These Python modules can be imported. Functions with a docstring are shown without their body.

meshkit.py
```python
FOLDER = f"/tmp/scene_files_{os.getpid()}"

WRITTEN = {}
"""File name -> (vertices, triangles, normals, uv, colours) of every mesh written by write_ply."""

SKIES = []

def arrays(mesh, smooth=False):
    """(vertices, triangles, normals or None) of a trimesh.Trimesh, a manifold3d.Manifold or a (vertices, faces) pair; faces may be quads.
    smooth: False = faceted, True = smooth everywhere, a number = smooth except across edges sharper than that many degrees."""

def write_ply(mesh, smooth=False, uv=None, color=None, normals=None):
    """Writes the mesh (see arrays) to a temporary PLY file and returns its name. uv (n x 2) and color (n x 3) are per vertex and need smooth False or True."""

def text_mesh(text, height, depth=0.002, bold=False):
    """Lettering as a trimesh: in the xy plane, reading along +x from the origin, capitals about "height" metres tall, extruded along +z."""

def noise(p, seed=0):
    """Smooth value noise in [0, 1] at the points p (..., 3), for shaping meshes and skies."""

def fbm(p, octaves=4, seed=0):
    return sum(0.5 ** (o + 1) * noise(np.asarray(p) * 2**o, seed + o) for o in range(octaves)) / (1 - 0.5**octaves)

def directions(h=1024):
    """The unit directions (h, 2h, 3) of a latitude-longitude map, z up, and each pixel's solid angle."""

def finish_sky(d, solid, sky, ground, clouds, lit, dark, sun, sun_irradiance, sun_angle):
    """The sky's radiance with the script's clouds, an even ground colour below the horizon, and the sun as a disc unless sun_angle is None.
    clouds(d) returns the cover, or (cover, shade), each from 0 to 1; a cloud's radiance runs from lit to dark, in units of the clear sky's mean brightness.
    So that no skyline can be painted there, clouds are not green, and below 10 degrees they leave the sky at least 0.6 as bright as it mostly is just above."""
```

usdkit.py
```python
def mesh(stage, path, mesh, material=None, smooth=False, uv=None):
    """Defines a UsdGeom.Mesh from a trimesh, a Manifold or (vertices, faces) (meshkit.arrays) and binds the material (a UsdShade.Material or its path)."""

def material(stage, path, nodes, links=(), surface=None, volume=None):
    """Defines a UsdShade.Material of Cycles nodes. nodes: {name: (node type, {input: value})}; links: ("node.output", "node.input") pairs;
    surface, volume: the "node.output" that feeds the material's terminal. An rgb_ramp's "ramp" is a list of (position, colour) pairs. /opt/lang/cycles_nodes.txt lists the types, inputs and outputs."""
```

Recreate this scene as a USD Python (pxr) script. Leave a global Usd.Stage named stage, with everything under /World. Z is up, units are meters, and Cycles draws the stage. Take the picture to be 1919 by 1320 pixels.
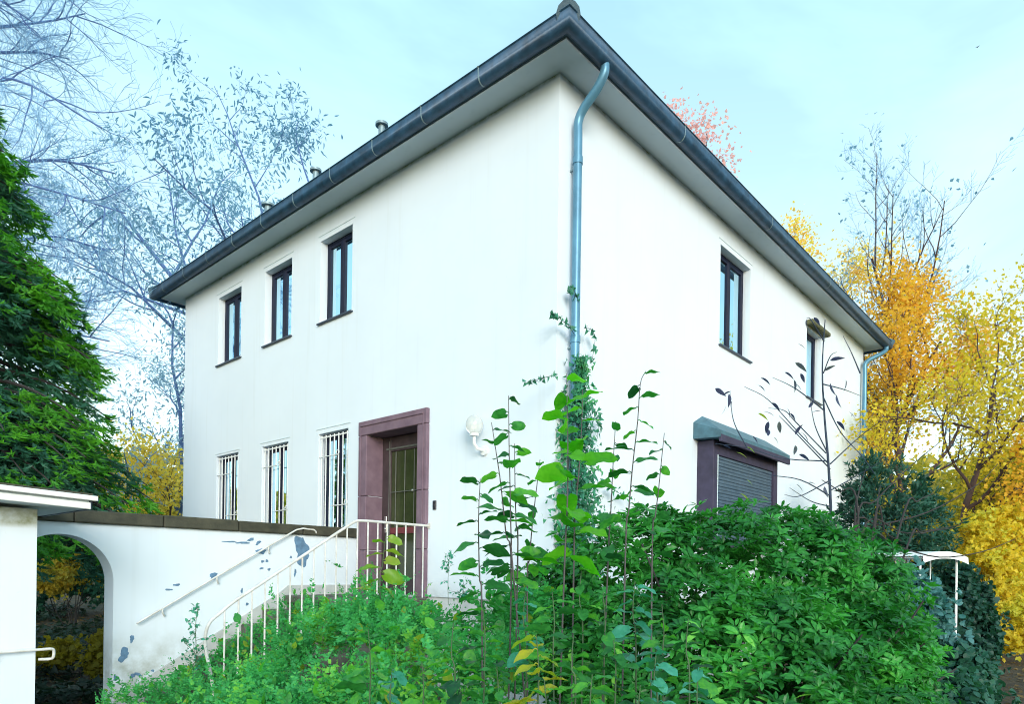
import math
import numpy as np
import trimesh
import manifold3d as m3
import usdkit
import meshkit
from shapely.geometry import Polygon
from pxr import Usd, UsdGeom, UsdLux, UsdShade, Gf, Sdf, Vt

stage = Usd.Stage.CreateInMemory()
UsdGeom.SetStageUpAxis(stage, 'Z')
UsdGeom.SetStageMetersPerUnit(stage, 1.0)
UsdGeom.Xform.Define(stage, '/World')
UsdGeom.Scope.Define(stage, '/World/Looks')

# ------------------------------------------------------------------ camera, sky, sun, exposure
# world: house corner at the origin, +x along the right wall, +y along the left wall, z = 0 at the door sill
FPX, HY, ROLL, YAW = 1272.18, 410.86, 0.013884, 0.732323
_c, _s = math.cos(YAW), math.sin(YAW)
CR, CF, CU = np.array([_s, -_c, 0.0]), np.array([_c, _s, 0.0]), np.array([0, 0, 1.0])
CAM = np.array([-5.90, -4.65, 0.35])
EXPOSURE = 0.86
cam = UsdGeom.Camera.Define(stage, '/World/camera')
_cr, _sr = math.cos(ROLL), math.sin(ROLL)
_r, _u = _cr * CR + _sr * CU, -_sr * CR + _cr * CU
cam.AddTransformOp().Set(Gf.Matrix4d(*_r, 0, *_u, 0, *(-CF), 0, *CAM, 1))
cam.CreateHorizontalApertureAttr(36.0)
cam.CreateVerticalApertureAttr(36.0 * 705 / 1024)
cam.CreateFocalLengthAttr(36.0 * FPX / 1919)
cam.CreateHorizontalApertureOffsetAttr(_sr * HY * 36.0 / 1919)
cam.CreateVerticalApertureOffsetAttr(_cr * HY * 36.0 / 1919)
cam.CreateClippingRangeAttr(Gf.Vec2f(0.05, 2000))
cam.CreateExposureAttr(EXPOSURE)

SUN_AZ = math.atan2(-0.80, -0.62)      # angle from +x of the direction towards the sun
SUN_EL = math.radians(15)
SUN = np.array([math.cos(SUN_EL) * math.cos(SUN_AZ), math.cos(SUN_EL) * math.sin(SUN_AZ), math.sin(SUN_EL)])
SKY_STRENGTH = 0.135
SUN_INTENSITY = 0.34
SUN_ANGLE = 24.0
usdkit.material(stage, '/World/Looks/sky_air', {
    'sky': ('sky_texture', {'sky_type': 'single_scattering', 'sun_disc': False, 'sun_elevation': SUN_EL, 'sun_rotation': math.atan2(SUN[0], SUN[1]),
                            'air_density': 1.0, 'aerosol_density': 1.2, 'ozone_density': 1.0, 'altitude': 100.0}),
    'tc': ('texture_coordinate', {}),
    'map': ('mapping', {'scale': (1.0, 1.6, 3.2), 'rotation': (0.2, 0.3, 0.5)}),
    'n': ('noise_texture', {'scale': 1.7, 'detail': 6.0, 'roughness': 0.55, 'distortion': 0.6}),
    'cov': ('map_range', {'from_min': 0.40, 'from_max': 0.78, 'to_min': 0.42, 'to_max': 0.72, 'clamp': True}),
    'tint': ('mix_color', {'blend_type': 'multiply', 'fac': 1.0, 'b': (1.0, 1.12, 0.92), 'use_clamp': False}),
    'sep': ('separate_xyz', {}),
    'low': ('map_range', {'from_min': 0.0, 'from_max': 0.72, 'to_min': 1.0, 'to_max': 0.0, 'clamp': True}),
    'veil': ('mix_color', {'blend_type': 'mix', 'a': (3.2, 5.9, 7.3), 'b': (7.2, 7.9, 8.0), 'use_clamp': False}),
    'mix': ('mix_color', {'blend_type': 'mix', 'use_clamp': False}),
    'bg': ('background_shader', {'strength': SKY_STRENGTH})},
    [('sky.color', 'tint.a'), ('tc.generated', 'map.vector'), ('map.vector', 'n.vector'), ('n.fac', 'cov.value'), ('cov.result', 'mix.fac'),
     ('tint.result', 'mix.a'), ('tc.generated', 'sep.vector'), ('sep.z', 'low.value'), ('low.result', 'veil.fac'), ('veil.result', 'mix.b'), ('mix.result', 'bg.color')], surface='bg.background')
dome = UsdLux.DomeLight.Define(stage, '/World/sky')
UsdShade.MaterialBindingAPI.Apply(dome.GetPrim()).Bind(UsdShade.Material.Get(stage, '/World/Looks/sky_air'))
dome.GetPrim().SetCustomDataByKey('kind', 'structure')
sun = UsdLux.DistantLight.Define(stage, '/World/sun')
sun.CreateIntensityAttr(SUN_INTENSITY)
sun.CreateNormalizeAttr(True)
sun.CreateAngleAttr(SUN_ANGLE)
sun.CreateColorAttr(Gf.Vec3f(1.0, 0.975, 0.95))
_z = SUN
_x = np.cross([0, 0, 1.0], _z); _x /= np.linalg.norm(_x)
_y = np.cross(_z, _x)
sun.AddTransformOp().Set(Gf.Matrix4d(*_x, 0, *_y, 0, *_z, 0, 0, 0, 30, 1))


def at(px, py, depth):
    """The point that the photograph shows at a pixel, for a distance along the view axis (survey helper)."""
    u, v = px - 959.5, py - 660
    a, b = _cr * u + _sr * v, -_sr * u + _cr * v
    return CAM + (CR * a / FPX + CF - CU * (b - HY) / FPX) * depth


def on(px, py, axis, val):
    r = at(px, py, 1.0) - CAM
    return CAM + r * ((val - CAM[axis]) / r[axis])


# ------------------------------------------------------------------ prim helpers
_count = {}


def numbered(parent, name):
    k = (str(parent), name)
    n = _count.get(k, 0)
    _count[k] = n + 1
    return f'{parent}/{name}' if n == 0 else f'{parent}/{name}_{n:03d}'


def tag(prim, label=None, cat=None, group=None, kind=None):
    for k, v in (('label', label), ('category', cat), ('group', group), ('kind', kind)):
        if v:
            prim.SetCustomDataByKey(k, v)
    return prim


def thing(name, label, cat, group=None, loc=(0, 0, 0)):
    """An Xform at the thing's base; children are given in world coordinates and moved back by its location."""
    path = numbered('/World', name)
    x = UsdGeom.Xform.Define(stage, path)
    x.AddTranslateOp().Set(Gf.Vec3d(*map(float, loc)))
    tag(x.GetPrim(), label, cat, group)
    _base[path] = np.array(loc, float)
    return path


_base = {}


def part(parent, name, mesh, material, smooth=False, label=None, kind=None):
    path = numbered(parent, name)
    root = '/'.join(path.split('/')[:3])
    v, f, *_ = meshkit.arrays(mesh)
    if root in _base:
        v = v - _base[root]
    m = usdkit.mesh(stage, path, trimesh.Trimesh(v, f, process=False), M[material], smooth=smooth)
    if label or kind:
        tag(m.GetPrim(), label, None, None, kind)
    return path


def solo(name, mesh, material, label=None, cat=None, group=None, kind=None, smooth=False):
    path = numbered('/World', name)
    m = usdkit.mesh(stage, path, mesh, M[material], smooth=smooth)
    tag(m.GetPrim(), label, cat, group, kind)
    return path


# ------------------------------------------------------------------ mesh helpers
def cat(*ms):
    vs, fs, n = [], [], 0
    for m in ms:
        v, f, *_ = meshkit.arrays(m)
        vs.append(v); fs.append(f + n); n += len(v)
    return np.vstack(vs), np.vstack(fs)


def box(lo, hi, c=0.0):
    lo, hi = np.minimum(lo, hi).astype(float), np.maximum(lo, hi).astype(float)
    if c <= 0:
        return m3.Manifold.cube(list(hi - lo)).translate(list(lo))
    c = min(c, 0.45 * (hi - lo).min())
    pts = []
    for i in range(8):
        k = np.array([i & 1, i >> 1 & 1, i >> 2 & 1])
        corner = np.where(k, hi, lo)
        inw = np.where(k, -c, c)
        for a in range(3):
            p = corner + inw
            p[a] = corner[a]
            pts.append(p)
    return m3.Manifold.hull_points(np.array(pts))


def tube(points, radii, sides=6, cap=True):
    p = np.asarray(points, float)
    n = len(p)
    t = np.gradient(p, axis=0)
    t /= np.linalg.norm(t, axis=1, keepdims=True) + 1e-12
    ref = np.where(np.abs(t[:, 2:]) < 0.92, [0, 0, 1.0], [1.0, 0, 0])
    if np.abs(t[:, 2]).max() > 0.92 and np.abs(t[:, 2]).min() < 0.92:
        ref = np.broadcast_to([0.31, 0.95, 0.05], p.shape)
    a = np.cross(t, ref)
    a /= np.linalg.norm(a, axis=1, keepdims=True) + 1e-12
    b = np.cross(t, a)
    ang = np.arange(sides) * 2 * np.pi / sides
    r = np.broadcast_to(radii, (n,))
    v = p[:, None] + r[:, None, None] * (np.cos(ang)[None, :, None] * a[:, None] + np.sin(ang)[None, :, None] * b[:, None])
    i, j = np.meshgrid(np.arange(n - 1), np.arange(sides), indexing='ij')
    q = np.stack([i * sides + j, (i + 1) * sides + j, (i + 1) * sides + (j + 1) % sides, i * sides + (j + 1) % sides], -1).reshape(-1, 4)
    f = np.vstack([q[:, [0, 1, 2]], q[:, [0, 2, 3]]])[:, ::-1]
    v = v.reshape(-1, 3)
    if cap:
        k = len(v)
        v = np.vstack([v, p[:1], p[-1:]])
        j = np.arange(sides)
        f = np.vstack([f, np.stack([np.full(sides, k), (j + 1) % sides, j], 1)[:, ::-1],
                       np.stack([np.full(sides, k + 1), (n - 1) * sides + j, (n - 1) * sides + (j + 1) % sides], 1)[:, ::-1]])
    return v, f


def smooth_path(pts, n=24):
    """Catmull-Rom through the points."""
    p = np.asarray(pts, float)
    p = np.vstack([2 * p[0] - p[1], p, 2 * p[-1] - p[-2]])
    out = []
    segs = len(p) - 3
    for i in range(segs):
        for t in np.linspace(0, 1, max(2, n // segs), endpoint=False):
            a, b, c, d = p[i:i + 4]
            out.append(0.5 * (2 * b + (c - a) * t + (2 * a - 5 * b + 4 * c - d) * t * t + (3 * b - a - 3 * c + d) * t ** 3))
    return np.array(out + [p[-2]])


def unit(v):
    v = np.asarray(v, float)
    return v / (np.linalg.norm(v, axis=-1, keepdims=True) + 1e-12)


def grid_leaf(profile, nt=7, cross=(-1, -0.5, 0, 0.5, 1), fold=0.12, droop=0.18, wave=0.0, tip=0.0):
    """A leaf of unit length: x along the midrib, y across, z up. 2*(nt-1)*(len(cross)-1) triangles."""
    t = np.linspace(0, 1, nt)
    w = np.array([profile(x) for x in t])
    c = np.array(cross, float)
    X = np.repeat(t[:, None], len(c), 1) - tip * (np.abs(c)[None] ** 2) * (1 - t[:, None]) * 0.5
    Y = w[:, None] * c[None]
    Z = fold * np.abs(Y) - droop * t[:, None] ** 2 + wave * np.sin(t[:, None] * 9) * np.abs(c)[None] * w[:, None] * np.sign(c)[None]
    v = np.stack([X, Y, Z], -1).reshape(-1, 3)
    n = len(c)
    i, j = np.meshgrid(np.arange(nt - 1), np.arange(n - 1), indexing='ij')
    q = np.stack([i * n + j, (i + 1) * n + j, (i + 1) * n + j + 1, i * n + j + 1], -1).reshape(-1, 4)
    return v, np.vstack([q[:, [0, 1, 2]], q[:, [0, 2, 3]]])


# a few shapes of leaf (unit length)
HEART = grid_leaf(lambda t: 0.47 * (max(t, 0.0) ** 0.28) * (1 - t ** 2.3) ** 0.62 if 0 < t < 1 else (0.10 if t == 0 else 0.0), 8, fold=0.30, droop=0.24, wave=0.2, tip=0.3)
OVAL = grid_leaf(lambda t: 0.34 * math.sin(math.pi * min(1, max(0, t)) ** 0.85) ** 0.8 if 0 < t < 1 else 0.0, 6, (-1, 0, 1), fold=0.18, droop=0.2)
RHODO = grid_leaf(lambda t: 0.21 * math.sin(math.pi * t) ** 0.7 if 0 < t < 1 else 0.01, 4, (-1, 0, 1), fold=0.25, droop=0.22)
LANCE = grid_leaf(lambda t: 0.15 * math.sin(math.pi * t ** 0.8) ** 0.9 if 0 < t < 1 else 0.0, 6, (-1, 0, 1), fold=0.2, droop=0.35)
BLADE = (np.array([[0, 0, 0], [0.45, 0.12, 0.03], [0.45, -0.12, 0.03], [1, 0, -0.15]]), np.array([[0, 2, 1], [1, 2, 3]]))
SCRAP = (np.array([[0, 0, 0], [0.35, 0.36, 0.06], [0.45, 0, -0.03], [0.35, -0.36, 0.06], [1, 0, -0.1]]), np.array([[0, 2, 1], [0, 3, 2], [1, 2, 4], [2, 3, 4]]))
IVY = (np.array([[0, 0, 0], [-0.12, 0.42, 0.05], [0.35, 0.30, 0.03], [0.42, 0, -0.04], [0.35, -0.30, 0.03], [-0.12, -0.42, 0.05], [1, 0, -0.08]]),
       np.array([[0, 2, 1], [0, 3, 2], [0, 4, 3], [0, 5, 4], [2, 3, 6], [3, 4, 6]]))


def leaves(P, T, N, size, shape, width=1.0):
    """Many copies of a leaf as one pair of arrays: base points P, directions T of the midribs, normals N."""
    P, T, N = np.asarray(P, float), unit(T), np.asarray(N, float)
    N = unit(N - (N * T).sum(-1, keepdims=True) * T)
    B = np.cross(N, T)
    s = np.broadcast_to(size, (len(P),))[:, None, None]
    w = np.broadcast_to(width, (len(P),))[:, None, None]
    v, f = shape
    V = P[:, None] + s * (v[None, :, :1] * T[:, None] + w * v[None, :, 1:2] * B[:, None] + v[None, :, 2:] * N[:, None])
    F = f[None] + (np.arange(len(P)) * len(v))[:, None, None]
    return V.reshape(-1, 3), F.reshape(-1, 3)


def rand_dirs(rng, n):
    return unit(rng.normal(size=(n, 3)))


# ------------------------------------------------------------------ materials
M = {}


def mat(name, color, rough=0.6, vary=0.12, scale=6.0, bump=0.0, bscale=60.0, metallic=0.0, spec=0.5, color2=None, obj=False, detail=5.0, bdist=0.01):
    """A principled surface whose colour drifts with a noise (between color and color2, or lighter and darker by vary)."""
    a = np.array(color if color2 is None else color, float)
    c1, c2 = (a * (1 - vary), np.minimum(a * (1 + vary), 0.9)) if color2 is None else (a, np.array(color2, float))
    nodes = {'g': ('geometry', {}), 'n': ('noise_texture', {'scale': scale, 'detail': detail, 'roughness': 0.6}),
             'r': ('rgb_ramp', {'ramp': [(0.3, tuple(c1)), (0.7, tuple(c2))]}),
             'p': ('principled_bsdf', {'roughness': rough, 'metallic': metallic, 'specular_ior_level': spec})}
    links = [('g.position', 'n.vector'), ('n.fac', 'r.fac'), ('r.color', 'p.base_color')]
    if bump:
        nodes['bn'] = ('noise_texture', {'scale': bscale, 'detail': 4.0, 'roughness': 0.6})
        nodes['b'] = ('bump', {'strength': bump, 'distance': bdist})
        links += [('g.position', 'bn.vector'), ('bn.fac', 'b.height'), ('b.normal', 'p.normal')]
    M[name] = usdkit.material(stage, f'/World/Looks/{name}', nodes, links, surface='p.BSDF')


def leafmat(name, ramp, rough=0.45, trans=0.4, spec=0.4, warm=(1.25, 1.25, 0.5), clump=0.7):
    """Foliage: each leaf takes its own tone from the ramp; light comes through it."""
    nodes = {'g': ('geometry', {}), 'o': ('object_info', {}), 'a': ('math', {'math_type': 'add'}), 'fr': ('math', {'math_type': 'fraction'}),
             'n': ('noise_texture', {'scale': 2.2, 'detail': 3.0}), 'm': ('math', {'math_type': 'multiply_add', 'value2': clump * 1.6, 'value3': -clump * 0.8}), 'a2': ('math', {'math_type': 'add', 'use_clamp': True}),
             'n2': ('noise_texture', {'scale': 45.0, 'detail': 3.0}), 'm2': ('math', {'math_type': 'multiply_add', 'value2': 0.7, 'value3': -0.35}), 'a3': ('math', {'math_type': 'add', 'use_clamp': True}),
             'r': ('rgb_ramp', {'ramp': ramp}), 'p': ('principled_bsdf', {'roughness': rough, 'specular_ior_level': spec}),
             'tm': ('mix_color', {'blend_type': 'multiply', 'fac': 1.0, 'b': warm, 'use_clamp': False}),
             't': ('translucent_bsdf', {}), 'x': ('mix_closure', {'fac': trans})}
    links = [('g.random_per_island', 'a.value1'), ('o.random', 'a.value2'), ('a.value', 'fr.value1'), ('g.position', 'n.vector'), ('n.fac', 'm.value1'), ('m.value', 'a2.value1'), ('fr.value', 'a2.value2'),
             ('g.position', 'n2.vector'), ('n2.fac', 'm2.value1'), ('m2.value', 'a3.value1'), ('a2.value', 'a3.value2'),
             ('a3.value', 'r.fac'), ('r.color', 'p.base_color'), ('r.color', 'tm.a'), ('tm.result', 't.color'), ('p.BSDF', 'x.closure1'), ('t.BSDF', 'x.closure2')]
    M[name] = usdkit.material(stage, f'/World/Looks/{name}', nodes, links, surface='x.closure')


def plaster(name, base, dirt, eave=None, low=None, bump=0.35):
    """Painted render: fine grain, faint clouding, algae along the eaves (from z = eave) and splash dirt near the ground (below z = low)."""
    b = np.array(base)
    nodes = {'g': ('geometry', {}), 'sep': ('separate_xyz', {}),
             'n': ('noise_texture', {'scale': 0.7, 'detail': 6.0, 'roughness': 0.6}), 'r': ('rgb_ramp', {'ramp': [(0.3, tuple(b * 0.955)), (0.65, tuple(b))]}),
             'sp': ('noise_texture', {'scale': 26.0, 'detail': 3.0}), 'spr': ('map_range', {'from_min': 0.70, 'from_max': 0.76, 'to_min': 0.0, 'to_max': 0.14, 'clamp': True}),
             'mx': ('mix_color', {'b': tuple(dirt)}),
             'bn': ('noise_texture', {'scale': 190.0, 'detail': 3.0}), 'bn2': ('noise_texture', {'scale': 9.0, 'detail': 3.0}), 'badd': ('math', {'math_type': 'multiply_add', 'value2': 0.5}),
             'bump': ('bump', {'strength': bump, 'distance': 0.004}), 'p': ('principled_bsdf', {'roughness': 0.85, 'specular_ior_level': 0.25})}
    links = [('g.position', 'sep.vector'), ('g.position', 'n.vector'), ('g.position', 'sp.vector'), ('n.fac', 'r.fac'), ('sp.fac', 'spr.value'), ('r.color', 'mx.a'), ('spr.result', 'mx.fac'),
             ('g.position', 'bn.vector'), ('g.position', 'bn2.vector'), ('bn.fac', 'badd.value1'), ('bn2.fac', 'badd.value3'), ('badd.value', 'bump.height'), ('bump.normal', 'p.normal')]
    nodes.update({'stm': ('mapping', {'scale': (7.0, 7.0, 0.35)}), 'stn': ('noise_texture', {'scale': 1.0, 'detail': 4.0, 'roughness': 0.6}),
                  'str': ('map_range', {'from_min': 0.55, 'from_max': 0.78, 'to_min': 0.0, 'to_max': 0.16, 'clamp': True}), 'stx': ('mix_color', {'b': tuple(dirt)})})
    links += [('g.position', 'stm.vector'), ('stm.vector', 'stn.vector'), ('stn.fac', 'str.value'), ('str.result', 'stx.fac'), ('mx.result', 'stx.a')]
    last = 'stx.result'
    for key, edge, span in (('ev', eave, 0.045), ('lo', low, -0.5)):
        if edge is None:
            continue
        nodes[key + 'n'] = ('noise_texture', {'scale': 5.0, 'detail': 5.0, 'roughness': 0.65})
        nodes[key + 'm'] = ('map_range', {'from_min': edge, 'from_max': edge + span, 'to_min': 0.0, 'to_max': 1.0, 'clamp': True})
        nodes[key + 's'] = ('math', {'math_type': 'multiply', 'use_clamp': True})
        nodes[key + 'w'] = ('map_range', {'from_min': 0.35, 'from_max': 0.7, 'to_min': 0.1, 'to_max': 1.0, 'clamp': True})
        nodes[key + 'x'] = ('mix_color', {'b': (0.20, 0.21, 0.07) if key == 'ev' else (0.33, 0.36, 0.33)})
        links += [('sep.z', key + 'm.value'), ('g.position', key + 'n.vector'), (key + 'n.fac', key + 'w.value'), (key + 'm.result', key + 's.value1'), (key + 'w.result', key + 's.value2'),
                  (key + 's.value', key + 'x.fac'), (last, key + 'x.a')]
        last = key + 'x.result'
    links.append((last, 'p.base_color'))
    M[name] = usdkit.material(stage, f'/World/Looks/{name}', nodes, links, surface='p.BSDF')


plaster('house_plaster', (0.70, 0.775, 0.865), (0.45, 0.47, 0.45), eave=5.815, low=0.25)
plaster('garden_plaster', (0.69, 0.77, 0.865), (0.42, 0.46, 0.48), low=-0.35)
plaster('shed_plaster', (0.69, 0.77, 0.865), (0.42, 0.46, 0.48), eave=0.66)
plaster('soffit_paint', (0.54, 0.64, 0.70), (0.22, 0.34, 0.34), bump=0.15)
mat('plinth_grey', (0.55, 0.58, 0.60), 0.8, 0.12, 4.0, 0.3, 60)
mat('skirting_stone', (0.46, 0.49, 0.50), 0.8, 0.15, 5.0, 0.3, 70)
mat('gutter_zinc', (0.022, 0.065, 0.125), 0.45, 0.45, 6.0, 0.15, 30, metallic=0.2)
mat('strap_zinc', (0.22, 0.30, 0.34), 0.45, 0.2, 8.0, metallic=0.4)
mat('downpipe_zinc', (0.10, 0.25, 0.38), 0.38, 0.2, 3.0, metallic=0.35)
mat('roof_tile', (0.025, 0.06, 0.10), 0.6, 0.4, 4.0, 0.4, 40, color2=(0.05, 0.11, 0.15))
mat('roof_moss', (0.035, 0.035, 0.02), 0.9, 0.4, 9.0, 0.6, 50, color2=(0.10, 0.09, 0.05))
mat('fascia_dark', (0.020, 0.020, 0.035), 0.7, 0.3, 6.0)
mat('eave_board', (0.58, 0.60, 0.62), 0.7, 0.15, 6.0)
mat('window_frame', (0.005, 0.008, 0.028), 0.5, 0.3, 12.0, spec=0.2)
mat('sill_metal', (0.05, 0.07, 0.11), 0.4, 0.2, 6.0, metallic=0.3)
mat('reveal_line', (0.55, 0.66, 0.72), 0.7, 0.1, 6.0)
mat('net_curtain', (0.86, 0.88, 0.89), 0.9, 0.15, 3.0)
mat('drape', (0.15, 0.42, 0.54), 0.9, 0.2, 2.0)
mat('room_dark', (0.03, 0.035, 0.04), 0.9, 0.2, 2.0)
mat('white_paint', (0.74, 0.76, 0.78), 0.45, 0.06, 9.0)
mat('rail_paint', (0.72, 0.74, 0.76), 0.5, 0.2, 7.0, 0.2, 60, color2=(0.52, 0.50, 0.47))
mat('sandstone', (0.14, 0.088, 0.125), 0.8, 0.25, 5.0, 0.4, 90, color2=(0.21, 0.14, 0.185))
mat('surround_dark', (0.035, 0.03, 0.065), 0.7, 0.3, 6.0, 0.2, 60)
mat('door_wood', (0.045, 0.030, 0.035), 0.5, 0.3, 8.0, 0.2, 60)
mat('door_rail_red', (0.14, 0.03, 0.035), 0.5, 0.2, 8.0)
mat('door_glass', (0.035, 0.045, 0.02), 0.12, 0.3, 2.5)
mat('bar_iron', (0.10, 0.11, 0.10), 0.5, 0.3, 12.0)
mat('handle_steel', (0.55, 0.56, 0.55), 0.3, 0.1, 9.0, metallic=0.9)
mat('shutter_slat', (0.06, 0.10, 0.15), 0.5, 0.2, 9.0)
mat('copper_green', (0.05, 0.125, 0.17), 0.55, 0.3, 7.0, 0.2, 50)
mat('hood_moss', (0.06, 0.06, 0.04), 0.9, 0.4, 14.0, 0.5, 60, color2=(0.14, 0.15, 0.07))
mat('coping_stone', (0.030, 0.032, 0.024), 0.9, 0.4, 6.0, 0.5, 40, color2=(0.075, 0.072, 0.05))
mat('bare_render', (0.11, 0.21, 0.34), 0.9, 0.25, 20.0, 0.3, 60)
mat('step_stone', (0.05, 0.055, 0.04), 0.9, 0.35, 5.0, 0.5, 40, color2=(0.16, 0.17, 0.14))
mat('black_plastic', (0.02, 0.02, 0.03), 0.4, 0.1, 6.0)
mat('canvas_white', (0.78, 0.79, 0.80), 0.8, 0.05, 4.0)
mat('soil', (0.035, 0.026, 0.017), 0.95, 0.4, 3.0, 0.7, 14, color2=(0.085, 0.062, 0.035), bdist=0.05)
mat('bark_dark', (0.035, 0.032, 0.035), 0.9, 0.3, 12.0, 0.5, 40)
mat('bark_blue', (0.08, 0.15, 0.34), 0.9, 0.3, 12.0, 0.4, 40)
mat('twig_blue', (0.20, 0.40, 0.64), 0.9, 0.25, 8.0)
mat('twig_brown', (0.07, 0.045, 0.045), 0.9, 0.3, 8.0)
mat('bark_navy', (0.025, 0.04, 0.075), 0.8, 0.3, 12.0)
mat('stem_red', (0.07, 0.06, 0.07), 0.6, 0.3, 12.0)
mat('stem_green', (0.05, 0.10, 0.045), 0.6, 0.3, 12.0)
mat('bird_dark', (0.03, 0.04, 0.05), 0.7, 0.2, 20.0)
M['globe_glass'] = usdkit.material(stage, '/World/Looks/globe_glass', {'p': ('principled_bsdf', {'base_color': (0.80, 0.82, 0.82), 'roughness': 0.12, 'transmission_weight': 0.55, 'ior': 1.45})}, [], surface='p.BSDF')
M['pane_glass'] = usdkit.material(stage, '/World/Looks/pane_glass', {
    'f': ('fresnel', {'IOR': 2.1}), 'g': ('glossy_bsdf', {'color': (0.55, 0.80, 0.92), 'roughness': 0.02}), 't': ('transparent_bsdf', {'color': (0.93, 0.97, 0.98)}), 'x': ('mix_closure', {})},
    [('f.fac', 'x.fac'), ('t.BSDF', 'x.closure1'), ('g.BSDF', 'x.closure2')], surface='x.closure')

leafmat('leaf_knot', [(0.0, (0.006, 0.055, 0.02)), (0.4, (0.018, 0.13, 0.03)), (0.75, (0.04, 0.24, 0.05)), (1.0, (0.10, 0.38, 0.04))], 0.4, 0.33, spec=0.3, warm=(1.0, 1.5, 0.4), clump=0.8)
leafmat('leaf_bright', [(0.0, (0.03, 0.20, 0.012)), (0.5, (0.07, 0.34, 0.015)), (1.0, (0.13, 0.46, 0.03))], 0.42, 0.45, spec=0.25, warm=(1.0, 1.5, 0.35), clump=0.4)
leafmat('leaf_teal', [(0.0, (0.02, 0.18, 0.10)), (0.6, (0.06, 0.32, 0.22)), (1.0, (0.12, 0.44, 0.34))], 0.4, 0.3, spec=0.3, warm=(0.9, 1.3, 0.7))
leafmat('leaf_lime', [(0.0, (0.10, 0.27, 0.02)), (0.6, (0.18, 0.36, 0.03)), (1.0, (0.28, 0.36, 0.05))], 0.4, 0.45)
leafmat('leaf_yellow', [(0.0, (0.20, 0.36, 0.03)), (0.6, (0.42, 0.46, 0.03)), (1.0, (0.50, 0.44, 0.05))], 0.45, 0.4)
leafmat('leaf_rhodo', [(0.0, (0.006, 0.05, 0.014)), (0.3, (0.02, 0.15, 0.03)), (0.65, (0.06, 0.34, 0.055)), (1.0, (0.22, 0.58, 0.09))], 0.36, 0.28, spec=0.3, warm=(1.1, 1.5, 0.4), clump=0.9)
leafmat('leaf_fern', [(0.0, (0.008, 0.065, 0.018)), (0.4, (0.03, 0.22, 0.05)), (0.75, (0.06, 0.38, 0.12)), (1.0, (0.20, 0.50, 0.06))], 0.5, 0.35, spec=0.2, warm=(1.0, 1.4, 0.6), clump=0.95)
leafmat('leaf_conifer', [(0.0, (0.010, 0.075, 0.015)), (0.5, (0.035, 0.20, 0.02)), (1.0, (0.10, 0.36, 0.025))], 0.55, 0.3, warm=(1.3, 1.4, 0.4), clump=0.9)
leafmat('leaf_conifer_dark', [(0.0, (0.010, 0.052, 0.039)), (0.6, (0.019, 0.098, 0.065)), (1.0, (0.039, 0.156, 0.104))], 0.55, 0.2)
leafmat('leaf_ground', [(0.0, (0.012, 0.03, 0.022)), (0.6, (0.03, 0.065, 0.045)), (1.0, (0.07, 0.10, 0.05))], 0.5, 0.2)
leafmat('leaf_ivy', [(0.0, (0.006, 0.04, 0.035)), (0.5, (0.02, 0.12, 0.09)), (0.8, (0.05, 0.26, 0.16)), (1.0, (0.10, 0.36, 0.10))], 0.4, 0.2, spec=0.3, clump=0.8)
leafmat('leaf_gold', [(0.0, (0.74, 0.42, 0.04)), (0.4, (0.87, 0.64, 0.07)), (0.8, (0.88, 0.74, 0.16)), (1.0, (0.84, 0.50, 0.14))], 0.6, 0.55, warm=(1.1, 1.1, 0.8))
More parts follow.
